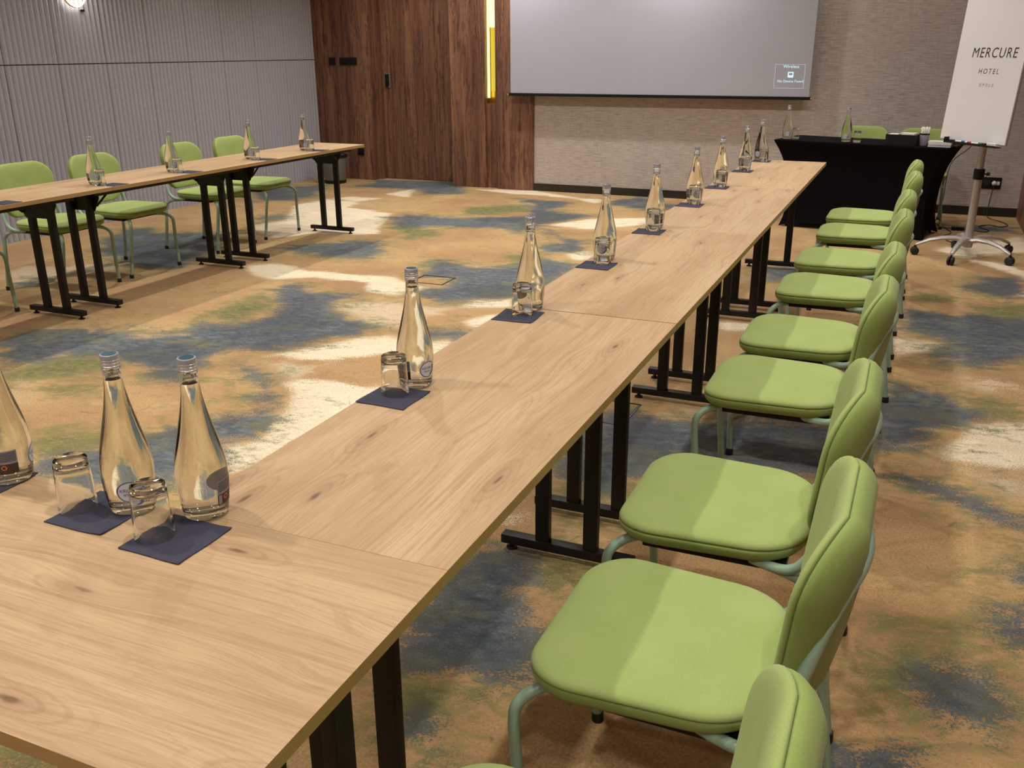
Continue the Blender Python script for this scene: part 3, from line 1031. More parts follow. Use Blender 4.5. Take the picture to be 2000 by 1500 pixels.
# ------------------------------------------------------------------ green chairs
# local frame: +x points backwards from the seat front (x = 0), y across, z up
def make_chair():
    t = thing('upholstered_chair', 'chair', 'chair')
    seatc = [(0.030, -.238), (.468, -.212), (.468, .212), (0.030, .238)]
    seatr = [.105, .135, .135, .105]
    def fs(u, v, h):
        w = 0
        if u < .14:
            w -= (.14 - u) ** 2 * .75                # waterfall front
        w -= .010 * math.exp(-((u - .27) ** 2 / .018 + v * v / .02))
        return (u, v, .4575 + h + w)
    bm = bmesh.new()
    lay = [(.085, -.050), (.055, -.052), (.030, -.050), (.014, -.043), (.004, -.031), (.0, -.018), (.0015, -.014), (.0065, -.0125), (.0015, -.011),
           (0, -.007), (.003, -.001), (.010, .0035), (.026, .0065), (.060, .0085)]
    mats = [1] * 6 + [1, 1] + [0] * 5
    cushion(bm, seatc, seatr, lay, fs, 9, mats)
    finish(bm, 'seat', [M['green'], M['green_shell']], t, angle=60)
    bm = bmesh.new()
    box(bm, .10, .43, -.185, .185, .386, .407, .006)
    finish(bm, 'seat_plate', M['blackpl'], t)
    # backrest
    A = Vector((.450, 0, .478)); B = Vector((.530, 0, .815))
    upv = (B - A); H = upv.length; upv.normalize()
    nb = Vector((upv.z, 0, -upv.x))                  # towards the rear
    backc = [(-.190, 0.0), (.190, 0.0), (.236, H), (-.236, H)]
    backr = [.105, .105, .118, .118]
    def fb(u, v, h):
        bend = -.95 * u * u + .010 * math.cos(PI * (v / H))
        p = A + upv * v + nb * (-h + .012 + bend + .03)
        return (p.x, u, p.z)
    bm = bmesh.new()
    lay = [(.080, -.040), (.050, -.039), (.026, -.034), (.010, -.023), (.001, -.008), (0, .002), (.0018, .005), (.0065, .0065), (.0018, .008),
           (0, .011), (.003, .017), (.011, .0215), (.028, .0245), (.06, .026)]
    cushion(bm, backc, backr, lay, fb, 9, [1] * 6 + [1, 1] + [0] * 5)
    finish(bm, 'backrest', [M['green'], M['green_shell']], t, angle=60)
    # steel tube frame
    r = .0117
    for s in (-1, 1):
        bm = bmesh.new()
        tube(bm, catmull([(.13, s * .120, .395), (.065, s * .165, .390), (.030, s * .192, .368), (.020, s * .203, .33), (.030, s * .212, .22), (.043, s * .233, .012)], 5), r, 12)
        lg = finish(bm, 'leg', M['mint'], t)
        bm = bmesh.new(); lathe(bm, [(0, 0), (.0135, 0), (.0145, .004), (.0135, .026), (.0, .026)], 14, center=(.0432, s * .2333, 0))
        finish(bm, 'rubber_foot', M['rubber'], lg)
        bm = bmesh.new()
        tube(bm, catmull([(.33, s * .150, .395), (.41, s * .185, .395), (.468, s * .205, .388), (.508, s * .213, .362), (.524, s * .216, .315), (.534, s * .219, .20), (.562, s * .222, .012)], 5), r, 12)
        lg = finish(bm, 'leg', M['mint'], t)
        bm = bmesh.new(); lathe(bm, [(0, 0), (.0135, 0), (.0145, .004), (.0135, .026), (.0, .026)], 14, center=(.5622, s * .222, 0))
        finish(bm, 'rubber_foot', M['rubber'], lg)
    half = [(.34, .170, .402), (.41, .198, .404), (.448, .212, .418), (.474, .216, .450), (.490, .213, .500), (.510, .200, .57), (.532, .174, .645), (.554, .128, .690), (.570, .07, .704), (.576, 0, .707)]
    pts = [(x, -y, z) for x, y, z in half] + [(x, y, z) for x, y, z in half[-2::-1]]
    bm = bmesh.new(); tube(bm, catmull(pts, 4), r, 12)
    finish(bm, 'back_frame', M['mint'], t)
    return t

chair0 = make_chair()
_cu = [False]
def put_chair(x, y, rz, label, group):
    if not _cu[0]:
        _cu[0] = True
        o = chair0
        o.location = (x, y, 0); o.rotation_euler = (0, 0, rz); o['label'] = label; o['group'] = group
        return o
    return dup(chair0, (x, y, 0), rz, label, group)
gr = 'green chairs along the long right table'
right = [(-.009, -.285, 0.0, 'green chair nearest the camera at the bottom edge, mostly only its backrest showing'),
         (.012, .385, -.010, 'large green chair in the foreground, first whole seat beside the oak table'),
         (-.002, .975, .006, 'green chair directly behind the large foreground chair'),
         (.004, 1.905, .0, 'third whole green chair from the camera, after the wider gap'),
         (.012, 2.500, -.004, 'fourth whole green chair from the camera'),
         (.026, 3.320, .008, 'fifth whole green chair from the camera'),
         (.028, 3.985, .0, 'sixth whole green chair from the camera'),
         (.050, 4.815, .010, 'second green chair from the black-covered table in the right row'),
         (.048, 5.455, -.004, 'green chair at the far end of the right row, nearest the black-covered table')]
for x, y, a, lab in right:
    put_chair(x, y, a, lab, gr)
gl = 'green chairs between the left tables and the ribbed wall'
left = [(-4.325, 2.49, PI, 'green chair at the left table mostly cut off by the left edge'),
        (-4.325, 3.315, PI + .01, 'green chair at the left edge, behind the first pair of black table legs'),
        (-4.325, 3.895, PI - .01, 'green chair at the left table second from the left edge, directly behind a bottle'),
        (-4.325, 4.79, PI + .015, 'green chair at the left table third from the left edge, behind the middle table legs'),
        (-4.325, 5.395, PI, 'green chair at the far end of the left table, nearest the walnut panelling')]
for x, y, a, lab in left:
    put_chair(x, y, a, lab, gl)
gp = 'green chairs behind the black-covered table'
put_chair(.10, 7.83, PI / 2, 'green chair behind the black-covered table, left one, only its backrest showing', gp)
put_chair(.612, 7.715, PI / 2, 'green chair behind the black-covered table, right one, partly behind the flipchart', gp)

# ------------------------------------------------------------------ napkins, bottles, tumblers
def make_napkin(seed):
    rnd = random.Random(seed)
    bm = bmesh.new()
    n = 14
    h = .0625
    ph = rnd.uniform(0, 6)
    def pt(i, j, z):
        u = -1 + 2 * i / n; v = -1 + 2 * j / n
        wob = .0009 * math.sin(3.1 * u + ph) * (abs(v) ** 3) + .0009 * math.cos(4 * v + ph) * (abs(u) ** 3)
        cornerlift = .0016 * max(0, (abs(u) + abs(v) - 1.5)) * (1 + math.sin(ph + u * 2 + v))
        return (u * h + wob, v * h - wob, z + cornerlift + .0002 * math.sin(9 * u + ph) * math.sin(7 * v))
    top = [[bm.verts.new(pt(i, j, .0022)) for j in range(n + 1)] for i in range(n + 1)]
    bot = [[bm.verts.new(pt(i, j, .0004)) for j in range(n + 1)] for i in range(n + 1)]
    for i in range(n):
        for j in range(n):
            bm.faces.new((top[i][j], top[i + 1][j], top[i + 1][j + 1], top[i][j + 1]))
            bm.faces.new((bot[i][j], bot[i][j + 1], bot[i + 1][j + 1], bot[i + 1][j]))
    for k in range(n):
        bm.faces.new((top[k][0], bot[k][0], bot[k + 1][0], top[k + 1][0]))
        bm.faces.new((top[k + 1][n], bot[k + 1][n], bot[k][n], top[k][n]))
        bm.faces.new((top[0][k + 1], bot[0][k + 1], bot[0][k], top[0][k]))
        bm.faces.new((top[n][k], bot[n][k], bot[n][k + 1], top[n][k + 1]))
    return finish(bm, 'paper_napkin', M['navy'], None, angle=50)
napkins = [make_napkin(s) for s in range(3)]
_nk = [0]
def put_napkin(x, y, rz, label, group):
    i = _nk[0]; _nk[0] += 1
    o = napkins[i] if i < 3 else napkins[i % 3].copy()
    if i >= 3:
        C.objects.link(o)
    o.location = (x, y, TH); o.rotation_euler = (0, 0, rz)
    return tag(o, label, 'napkin', group)

BOT = [(.0285, .0025), (.0345, .0008), (.0372, .004), (.0386, .011), (.0405, .030), (.0428, .055), (.0435, .072), (.0424, .092), (.0388, .115),
       (.0332, .140), (.0272, .165), (.0220, .188), (.0182, .208), (.0158, .225), (.0147, .240), (.0143, .252), (.0152, .2535), (.0152, .2565), (.0138, .258), (.0138, .272)]
def radius_at(z):
    for (r0, z0), (r1, z1) in zip(BOT[1:], BOT[2:]):
        if z0 <= z <= z1 and z1 > z0:
            return r0 + (r1 - r0) * (z - z0) / (z1 - z0)
    return .0435
def smooth_prof(prof, n=3):
    P = catmull([(r, 0, z) for r, z in prof], n)
    return [(max(p.x, 0), p.z) for p in P]
def make_bottle():
    t = thing('water_bottle', 'bottle', 'bottle')
    bm = bmesh.new()
    outer = [(0, .0055)] + smooth_prof(BOT[:15], 3) + BOT[15:]
    wall = .0026
    inner = [(max(r - wall, .002), z) for r, z in smooth_prof(BOT[3:16], 3)]
    inner = [(inner[0][0] * .75, .0125), (inner[0][0] * .94, .0138)] + [q for q in inner if q[1] > .016]
    prof = outer + [(.0112, .272)] + inner[::-1] + [(0, .0135)]
    lathe(bm, prof, 40)
    gl_ = finish(bm, 'glass_body', M['glass'], t, angle=35)
    bm = bmesh.new()
    e = .00025
    wp = [(0, .0135 - e)] + [(r + e, z - (e if z < .0139 else 0)) for r, z in inner if z < .236]
    wp = wp + [(wp[-1][0], .2375), (0, .2375)]
    lathe(bm, wp, 40)
    finish(bm, 'water', M['water'], t, angle=35)
    bm = bmesh.new()
    z0 = .2585
    lathe(bm, [(.0140, z0), (.0158, z0), (.0163, z0 + .0012), (.0158, z0 + .003), (.0150, z0 + .0038), (.0155, z0 + .0048),
               (.0155, z0 + .0082), (.0150, z0 + .0088), (.0155, z0 + .0094), (.0155, z0 + .0128), (.0150, z0 + .0134), (.0155, z0 + .014), (.0155, z0 + .0205), (.0148, z0 + .0218), (.0118, z0 + .0222), (0, z0 + .0222)], 32)
    cp = finish(bm, 'screw_cap', M['cap'], t, angle=35)
    bm = bmesh.new(); lathe(bm, [(.0122, z0 + .0222), (.0122, z0 + .0226), (0, z0 + .0226)], 28)
    finish(bm, 'cap_print', M['capblue'], cp)
    # front label: a round sticker wrapped on the glass, facing local -y
    def wrap(u, v, off, a0):
        z = .046 + v
        r = radius_at(z) + off
        a = a0 + u / .0425
        return (r * math.cos(a), r * math.sin(a), z)
    def disc(name, rad, off, mat, parent, a0, squash=1.0, du=0.0, dv=0.0, rin=0.0, arc=(0, 2 * PI)):
        bm = bmesh.new()
        rr = [rin + (rad - rin) * k / 5 for k in range(6)]
        n = 36
        full = arc[1] - arc[0] > 6.28
        rings = []
        for q in rr:
            rings.append([bm.verts.new(wrap(du + q * math.cos(arc[0] + (arc[1] - arc[0]) * i / n), dv + q * math.sin(arc[0] + (arc[1] - arc[0]) * i / n) * squash, off, a0)) for i in range(n if full else n + 1)])
        for a, b in zip(rings, rings[1:]):
            for i in range(n):
                j = (i + 1) % len(a)
                try:
                    bm.faces.new((a[i], a[j], b[j], b[i]))
                except ValueError:
                    pass
        bmesh.ops.remove_doubles(bm, verts=bm.verts, dist=1e-6)
        return finish(bm, name, mat, parent)
    a0 = -PI / 2
    lb = disc('front_label', .0225, .0003, M['label'], t, a0, .92)
    disc('label_ring', .0215, .0006, M['labelblue'], lb, a0, .92, rin=.0195)
    disc('label_swoosh', .0200, .0006, M['labelblue'], lb, a0, .92, rin=.0150, arc=(-1.15, .55))
    text_obj('label_lettering', 'KROPLA', .0088, M['labelblue'], lambda u, v: wrap(u, v + .0005, .0007, a0), lb, 1.0)
    text_obj('label_lettering', 'BESKIDU', .0056, M['labelblue'], lambda u, v: wrap(u, v - .0065, .0007, a0), lb, 1.0)
    # back label on the far side
    def patch(name, u0, u1, v0, v1, off, mat, parent, ac, n=10):
        bm = bmesh.new()
        g = [[bm.verts.new(wrap(u0 + (u1 - u0) * i / n, v0 + (v1 - v0) * j / 6, off, ac)) for j in range(7)] for i in range(n + 1)]
        for i in range(n):
            for j in range(6):
                bm.faces.new((g[i][j], g[i + 1][j], g[i + 1][j + 1], g[i][j + 1]))
        return finish(bm, name, mat, parent)
    ab = -PI / 2 - math.radians(88)
    bl = patch('back_label', -.021, .021, -.022, .024, .0003, M['labelgrey'], t, ab)
    patch('label_panel', -.021, .021, -.022, -.002, .0006, M['labelbrown'], bl, ab)
    patch('barcode_panel', -.0195, -.0125, -.020, -.0035, .0009, M['labelgrey'], bl, ab, 4)
    disc('deposit_mark', .0050, .0009, M['labelorange'], bl, ab, 1, -.0035, -.009, rin=.0028)
    for k in range(7):
        patch('label_print', -.019, .019, .003 + k * .0028, .0042 + k * .0028, .0006, M['ink'], bl, ab)
    return t
bottle0 = make_bottle()
_bu = [False]
def put_bottle(x, y, rz, label, group, z=TH):
    if not _bu[0]:
        _bu[0] = True
        o = bottle0
        o.location = (x, y, z); o.rotation_euler = (0, 0, rz); o['label'] = label; o['group'] = group
        return o
    return dup(bottle0, (x, y, z), rz, label, group)

def make_tumbler():
    bm = bmesh.new()
    # upside down: the rim stands on the napkin, the thick base is on top
    outer = [(.0322, 0), (.0327, .0012), (.0318, .020), (.0306, .045), (.0296, .070), (.0290, .086), (.0275, .0925), (.0245, .0945), (.016, .0935), (0, .0925)]
    inner = [(0, .0800), (.018, .0803), (.0245, .0790), (.0268, .0750), (.0277, .068), (.0288, .045), (.0300, .020), (.0308, .0012), (.0313, 0)]
    lathe(bm, outer + inner + [(.0322, 0)], 36)
    bmesh.ops.remove_doubles(bm, verts=bm.verts, dist=1e-6)
    return finish(bm, 'drinking_glass', M['glass'], None, angle=40)
glass0 = make_tumbler()
_gu = [False]
def put_glass(x, y, label, group, z=TH + .0028):
    if not _gu[0]:
        _gu[0] = True
        o = glass0
    else:
        o = glass0.copy()
        C.objects.link(o)
    o.location = (x, y, z)
    return tag(o, label, 'glass', group)

CAMV = Vector(CAM)
def facing(x, y, off=0.0):
    """rotation that turns a bottle's front label (local -y) to face the viewer's side plus an offset"""
    return math.atan2(CAMV.y - y, CAMV.x - x) + PI / 2 + off

gN = 'navy napkins on the right and near tables'; gB = 'water bottles on the right and near tables'; gG = 'upturned tumblers on the right and near tables'
words = ['second', 'third', 'fourth', 'fifth', 'sixth', 'seventh', 'eighth']
# near corner group
put_napkin(-.930, -.060, .05, 'navy napkin at the left edge, mostly hidden behind the cut-off bottle', gN)
put_bottle(-.900, -.028, facing(-.900, -.028, math.radians(88 - 8)), 'clear water bottle cut by the left edge, standing on the near crosswise table', gB, TH + .0028)
put_glass(-.975, -.085, 'upturned tumbler just outside the left edge beside the cut-off bottle', gG)
put_napkin(-.640, -.067, .02, 'navy napkin under the left of the two tumblers in the near corner', gN)
put_bottle(-.603, -.028, facing(-.603, -.028, -.05), 'clear water bottle with its round label facing out, left one of the near pair', gB, TH + .0028)
put_glass(-.689, -.068, 'upturned tumbler left of the bottle with the round label', gG)
put_napkin(-.455, -.086, -.01, 'navy napkin nearest the camera, in front of the bottle with the dark back label', gN)
put_bottle(-.470, .005, facing(-.470, .005, math.radians(88 + 58)), 'clear water bottle with a dark square label, right one of the near pair', gB, TH + .0028)
put_glass(-.492, -.094, 'upturned tumbler nearest the camera, between the two near bottles', gG)
seq = [(.621, -.02, -.463, .640, -.450, .716, .75), (1.361, .05, -.452, 1.378, -.456, 1.453, PI + .6), (2.105, .0, -.450, 2.150, -.465, 2.225, -.3), (2.830, .02, -.448, 2.860, -.461, 2.936, 2.0),
       (3.620, -.01, -.446, 3.662, -.462, 3.738, .4), (4.310, .02, -.446, 4.343, -.462, 4.419, 2.2), (5.120, .0, -.450, 5.158, -.462, 5.234, .8), (5.755, .01, -.418, 5.735, -.452, 5.805, -.5)]
for i, (ny, nr, gx, gy, bx, by, ba) in enumerate(seq):
    w = ['first', 'second', 'third', 'fourth', 'fifth', 'sixth', 'seventh', 'eighth and farthest'][i]
    put_napkin(-.457 if i < 7 else -.435, ny, nr, f'navy napkin on the long right table, {w} along it past the near corner', gN)
    put_glass(gx, gy, f'upturned tumbler on the long right table, {w} along it past the near corner', gG)
    put_bottle(bx, by, facing(bx, by, ba), f'silver-capped water bottle on the long right table, {w} along it from the camera', gB, TH + .0028 if i in (0, 1, 2, 7) else TH + .0004)
gN2 = 'napkins on the left tables'; gB2 = 'water bottles on the left tables'; gG2 = 'upturned tumblers on the left tables'
lw = ['outside the left edge', 'nearest the left edge', 'second from the left edge', 'third from the left edge', 'at the far end']
for i, y in enumerate((2.345, 3.10, 3.757, 4.565, 5.25)):
    put_napkin(-3.852, y + .025, .02 * i, f'dark napkin on the left tables, {lw[i]}' if i else 'dark napkin on the left tables, its tip showing at the left edge', gN2)
    put_glass(-3.889, y - .034, f'upturned tumbler on the left tables, {lw[i]}', gG2)
    put_bottle(-3.968, y + .002, facing(-3.968, y, .25), f'water bottle on the left tables, {lw[i]}', gB2, TH + .0004)

# ------------------------------------------------------------------ black-covered table by the wall
PT = thing('covered_table', 'long table under a fitted black stretch cover, near the back wall', 'table', (-.587, 7.414, 0), math.atan2(-.243, .970))
PL, PD = 1.425, .545
bm = bmesh.new(); box(bm, .03, PL - .03, .03, PD - .03, .728, .744)
finish(bm, 'table_board', M['black'], PT, smooth=False)
bm = bmesh.new()
def cover_ring(z, ex, ey, hem=0.0, n=14):
    """rectangle ring; ex = how far the ends draw in, ey = how far the long sides draw in"""
    x0, x1, y0, y1 = ex, PL - ex, ey, PD - ey
    pts = []
    c = [(x0, y0), (x1, y0), (x1, y1), (x0, y1)]
    for k in range(4):
        a, b = c[k], c[(k + 1) % 4]
        for i in range(n):
            t = i / n
            arch = math.sin(PI * t)
            nx_, ny_ = (b[1] - a[1]), -(b[0] - a[0])
            ln = math.hypot(nx_, ny_)
            pull = -.018 * arch * (1 if z < .7 else 0)
            pts.append((a[0] + (b[0] - a[0]) * t + nx_ / ln * pull, a[1] + (b[1] - a[1]) * t + ny_ / ln * pull, z + hem * (arch ** .6 if arch > 0 else 0)))
    return pts
rows = []
for z, ex, ey, hem in [(.003, .095, .035, .055), (.03, .105, .042, .035), (.08, .122, .050, .02), (.16, .134, .056, .01), (.26, .136, .060, 0), (.38, .128, .060, 0), (.48, .112, .054, 0),
                       (.56, .090, .045, 0), (.62, .066, .034, 0), (.67, .042, .022, 0), (.705, .022, .012, 0), (.728, .008, .005, 0), (.742, .0, .0, 0), (.7485, .002, .002, 0), (.75, .010, .010, 0)]:
    rows.append([bm.verts.new(p) for p in cover_ring(z, ex, ey, hem)])
for a, b in zip(rows, rows[1:]):
    m_ = len(a)
    for i in range(m_):
        bm.faces.new((a[i], a[(i + 1) % m_], b[(i + 1) % m_], b[i]))
bm.faces.new(rows[-1])
cv = finish(bm, 'stretch_cover', M['blackcloth'], None, angle=45)
cv.location = PT.location; cv.rotation_euler = PT.rotation_euler
tag(cv, 'black stretch cover pulled tight over the table by the back wall, flaring at the feet', 'table cover')
for i, (x, y) in enumerate(((.15, .09), (PL - .15, .09), (.15, PD - .09), (PL - .15, PD - .09))):
    bm = bmesh.new(); tube(bm, [(x, y, .0), (x, y, .729)], .014, 10)
    finish(bm, 'leg', M['black'], PT)

def onpt(u, v):
    a = PT.rotation_euler.z
    return (PT.location.x + u * math.cos(a) - v * math.sin(a), PT.location.y + u * math.sin(a) + v * math.cos(a))
ZT = .7502
gp2 = 'bottles on the black-covered table'
b_ = (-.490, 7.500); put_bottle(b_[0], b_[1], facing(*b_, .1), 'water bottle at the left end of the black-covered table', gp2, ZT)
b_ = (.008, 7.385); put_bottle(b_[0], b_[1], facing(*b_, -.1), 'water bottle in the middle of the black-covered table', gp2, ZT)
gg2 = 'tumblers on the black-covered table'
put_glass(-.418, 7.500, 'upturned tumbler at the left end of the black-covered table', gg2, ZT)
put_glass(.098, 7.350, 'upturned tumbler in the middle of the black-covered table', gg2, ZT)

# organiser with papers
x_, y_ = .452, 7.250
t = thing('desk_organizer', 'black open stationery box on the black-covered table', 'box', (x_, y_, ZT), PT.rotation_euler.z)
bm = bmesh.new()
W_, D_, H_, th = .235, .13, .085, .005
box(bm, -W_ / 2, W_ / 2, -D_ / 2, D_ / 2, 0, th, .001)
for a in ((-W_ / 2, W_ / 2, -D_ / 2, -D_ / 2 + th), (-W_ / 2, W_ / 2, D_ / 2 - th, D_ / 2), (-W_ / 2, -W_ / 2 + th, -D_ / 2 + th, D_ / 2 - th), (W_ / 2 - th, W_ / 2, -D_ / 2 + th, D_ / 2 - th), (-.02, -.015, -D_ / 2 + th, D_ / 2 - th)):
    box(bm, a[0], a[1], a[2], a[3], th, H_, .001)
finish(bm, 'box_body', M['blackpl'], t, smooth=False)
o = None
bm = bmesh.new(); box(bm, -.005, .10, -.045, .05, .008, .096, .001)
o = finish(bm, 'card_stack', M['white'], None, smooth=False)
o.location = (x_, y_, ZT); o.rotation_euler = (0, 0, PT.rotation_euler.z)
tag(o, 'white cards standing in the black stationery box', 'cards')
bm = bmesh.new(); box(bm, -.105, -.03, -.05, .045, .008, .086, .001)
o = finish(bm, 'card_stack', M['tissue'], None, smooth=False)
o.location = (x_, y_, ZT); o.rotation_euler = (0, 0, PT.rotation_euler.z)
tag(o, 'pale slips lying low in the left half of the black stationery box', 'cards')

# cup of white sachets
t = thing('sachet_cup', 'dark-banded cup beside the stationery box on the black-covered table', 'cup', (.612, 7.255, ZT))
bm = bmesh.new(); lathe(bm, [(0, 0), (.029, 0), (.030, .004), (.0375, .093), (.0365, .095), (.0345, .093), (.0275, .006), (0, .005)], 28)
finish(bm, 'cup_body', M['labelgrey'], t, angle=40)
bm = bmesh.new(); lathe(bm, [(.0374, .086), (.0384, .086), (.0386, .096), (.037, .096)], 28)
finish(bm, 'cup_rim', M['blackpl'], t)
gs = 'white sachets standing in the cup'
rnd = random.Random(5)
s0 = None
for k in range(7):
    a = k * 2 * PI / 6 if k else 0; q = .0222 if k else 0
    if s0 is None:
        bm = bmesh.new(); tube(bm, [(0, 0, 0), (0, 0, .05), (.001, 0, .105), (.002, .001, .132), (.002, .001, .138)], [.0066, .0074, .0084, .0080, .003], 8)
        o = s0 = finish(bm, 'paper_sachet', M['tissue'])
    else:
        o = s0.copy(); C.objects.link(o)
    o.location = (.612 + q * math.cos(a) * .9, 7.255 + q * math.sin(a) * .9, ZT + .008)
    o.rotation_euler = (rnd.uniform(-.06, .06) + .10 * math.sin(-a), .10 * math.cos(a) + rnd.uniform(-.05, .05), a)
    tag(o, 'rolled white sachet standing in the cup on the black-covered table', 'sachet', gs)

# stack of paper
t = thing('paper_stack', 'thick stack of white notepads at the right end of the black-covered table', 'paper', (.735, 7.195, ZT), PT.rotation_euler.z + .12)
for k in range(3):
    bm = bmesh.new(); dx = (.0, .002, -.0015)[k]
    box(bm, -.083 + dx, .083 + dx, -.055 - dx, .055 - dx, .0005 + k * .0145, .0145 + k * .0145, .001)
    finish(bm, 'notepad', M['white'], t, smooth=False)
t = thing('cable_coil', 'black cable coiled on the right end of the black-covered table', 'cable', (.855, 7.20, ZT), 0)
bm = bmesh.new()
pts = [(.028 * math.cos(a) + .004 * math.sin(3 * a), .035 * math.sin(a), .006 + .003 * k / 8) for k in range(25) for a in [k * .9]]
tube(bm, catmull(pts, 3), .0035, 7)
finish(bm, 'cable', M['rubber'], t)

# ------------------------------------------------------------------ projection screen
t = thing('projection_screen', 'wide pulled-down projection screen with a black bottom bar', 'screen', (0, 0, 0))
SX0, SX1, SY, SZ = -3.585, -.455, 8.560, 1.055
bm = bmesh.new(); box(bm, SX0, SX1, SY, SY + .002, SZ, CEIL - .12)
finish(bm, 'screen_fabric', M['screen'], t, smooth=False)
bm = bmesh.new(); box(bm, SX0 - .030, SX1 + .030, SY - .012, SY + .014, SZ - .030, SZ, .005)
wb = finish(bm, 'weight_bar', M['blackpl'], t)
for x in (SX0 - .034, SX1 + .016):
    bm = bmesh.new(); box(bm, x, x + .018, SY - .0135, SY + .0155, SZ - .024, SZ - .006, .003)
    finish(bm, 'end_cap', M['silver'], wb)
bm = bmesh.new(); box(bm, SX0 - .06, SX1 + .06, SY - .05, SY + .06, CEIL - .12, CEIL, .01)
finish(bm, 'roller_case', M['white'], t)
def scr(cx, cz):
    return lambda u, v: (cx + u, SY - .0008, cz + v)
text_obj('projected_lettering', 'Wireless', .042, M['projected'], scr(-.643, 1.318), t, 1.0, bold=.1)
text_obj('projected_lettering', 'No Device Found', .034, M['projected'], scr(-.640, 1.186), t, 1.0)
bm = bmesh.new()
x0, x1, z0, z1, lw_ = -.795, -.512, 1.130, 1.352, .0045
for a in ((x0, x1, z0, z0 + lw_), (x0, x1, z1 - lw_, z1), (x0, x0 + lw_, z0, z1), (x1 - lw_, x1, z0, z1)):
    box(bm, a[0], a[1], SY - .001, SY - .0002, a[2], a[3])
finish(bm, 'projected_outline', M['projected_dim'], t, smooth=False)
bm = bmesh.new()
for a in ((-.670, -.617, 1.272, 1.282), (-.670, -.617, 1.244, 1.252), (-.670, -.660, 1.232, 1.282), (-.627, -.617, 1.232, 1.282), (-.665, -.622, 1.230, 1.247)):
    box(bm, a[0], a[1], SY - .001, SY - .0002, a[2], a[3])
finish(bm, 'projected_icon', M['projected'], t, smooth=False)
bm = bmesh.new()
lathe(bm, [(0, 0), (.008, 0), (.008, .0006), (0, .0006)], 14)
for v in bm.verts:
    v.co = Vector((-2.452 + v.co.x, SY - .0004 - v.co.z, 1.985 + v.co.y * 1.6))
finish(bm, 'projected_icon', M['projected'], t)

# ------------------------------------------------------------------ flipchart on castors
FB = Vector((.945, 6.600, 0))
t = thing('flipchart_stand', 'grey mobile flipchart stand with white printed board, right of the black-covered table', 'flipchart', FB)
fr_dir = Vector((1.134 - .737, 6.143 - 6.624, 0)).normalized()      # along the board, left to right
fr_n = Vector((fr_dir.y, -fr_dir.x, 0))                             # towards the viewer
BL = Vector((.737, 6.624, .87)) - FB
WB = .6237
bm = bmesh.new()
tube(bm, [(0.07, 0, .10), (0.07, 0, .615)], .0290, 24)
pole = finish(bm, 'lower_pole', M['silver'], t)
bm = bmesh.new(); tube(bm, [(0.07, 0, .60), (.07, 0, 1.50)], .0245, 24)
finish(bm, 'upper_pole', M['silver'], t)
bm = bmesh.new(); lathe(bm, [(.0292, 0), (.036, 0), (.037, .004), (.037, .072), (.036, .076), (.0248, .076)], 24, center=(.07, 0, .580))
col_ = finish(bm, 'clamp_collar', M['blackpl'], t)
bm = bmesh.new(); tube(bm, [(.095, 0, .62), (.125, -.01, .62)], .006, 8)
tube(bm, [(.120, -.010, .62), (.140, -.015, .622)], .013, 8)
finish(bm, 'clamp_knob', M['blackpl'], col_)
bm = bmesh.new(); lathe(bm, [(0, .075), (.034, .075), (.036, .085), (.041, .125), (.034, .150), (.0, .152)], 24, center=(.07, 0, 0))
hub = finish(bm, 'hub', M['silver'], t)
cx0, cy0 = .07, 0
whl = [(.655, 6.545), (.903, 6.245), (1.297, 6.395), (1.318, 6.865), (.944, 6.925)]
for wx, wy in whl:
    d = Vector((wx - FB.x - cx0, wy - FB.y - cy0, 0))
    L_ = d.length; d.normalize()
    s_ = Vector((-d.y, d.x, 0))
    bm = bmesh.new()
    P = [(0, .118, .030, .022), (.25, .140, .029, .019), (.5, .138, .026, .016), (.75, .118, .022, .014), (.93, .090, .018, .012), (1.0, .078, .012, .010)]
    rings = []
    for f_, z, hw, hh in P:
        c = Vector((cx0, cy0, 0)) + d * (L_ * f_)
        rg = []
        for k in range(10):
            a = 2 * PI * k / 10
            rg.append(bm.verts.new(c + s_ * (hw * math.cos(a)) + Vector((0, 0, z + hh * math.sin(a)))))
        rings.append(rg)
    for a, b in zip(rings, rings[1:]):
        for k in range(10):
            bm.faces.new((a[k], a[(k + 1) % 10], b[(k + 1) % 10], b[k]))
    bm.faces.new(rings[0]); bm.faces.new(rings[-1][::-1])
    leg = finish(bm, 'base_arm', M['silver'], t, angle=50)
    bm = bmesh.new()
    c = Vector((cx0, cy0, 0)) + d * (L_ * 1.0)
    for sgn in (-1, 1):
        rr = lathe(bm, [(0, -.009), (.025, -.009), (.0305, -.005), (.0305, .005), (.025, .009), (0, .009)], 20)
        for rg in rr:
            for v in rg:
                x, y, z = v.co
                v.co = c + d * x + Vector((0, 0, .0310 + y)) + s_ * (z + sgn * .0130)
    bm2 = bmesh.new()
    finish(bm, 'castor_wheel', M['rubber'], leg, angle=40)
    box(bm2, -.012, .012, -.0035, .0035, .026, .068, .002)
    tube(bm2, [(0, 0, .060), (0, 0, .074)], .007, 8)
    for v in bm2.verts:
        x, y, z = v.co
        v.co = c + d * x + s_ * y + Vector((0, 0, z))
    finish(bm2, 'castor_fork', M['blackpl'], leg)
def brd(u, z, off=0.0):
    lean = .045 * (z - .87)
    return BL + fr_dir * (u + .028 * (z - .87)) + fr_n * (off - lean + .022) + Vector((0, 0, z - .87))
def slab(name, u0, u1, z0, z1, o0, o1, mat, parent, bev=.0015):
    bm = bmesh.new()
    vs2 = box(bm, u0, u1, o0, o1, z0, z1, bev)
    for v in bm.verts:
        v.co = brd(v.co.x, v.co.z, -v.co.y)
    return finish(bm, name, mat, parent, smooth=False)
bd = slab('board', -.004, WB + .004, .862, 1.86, .003, .016, M['silver'], t)
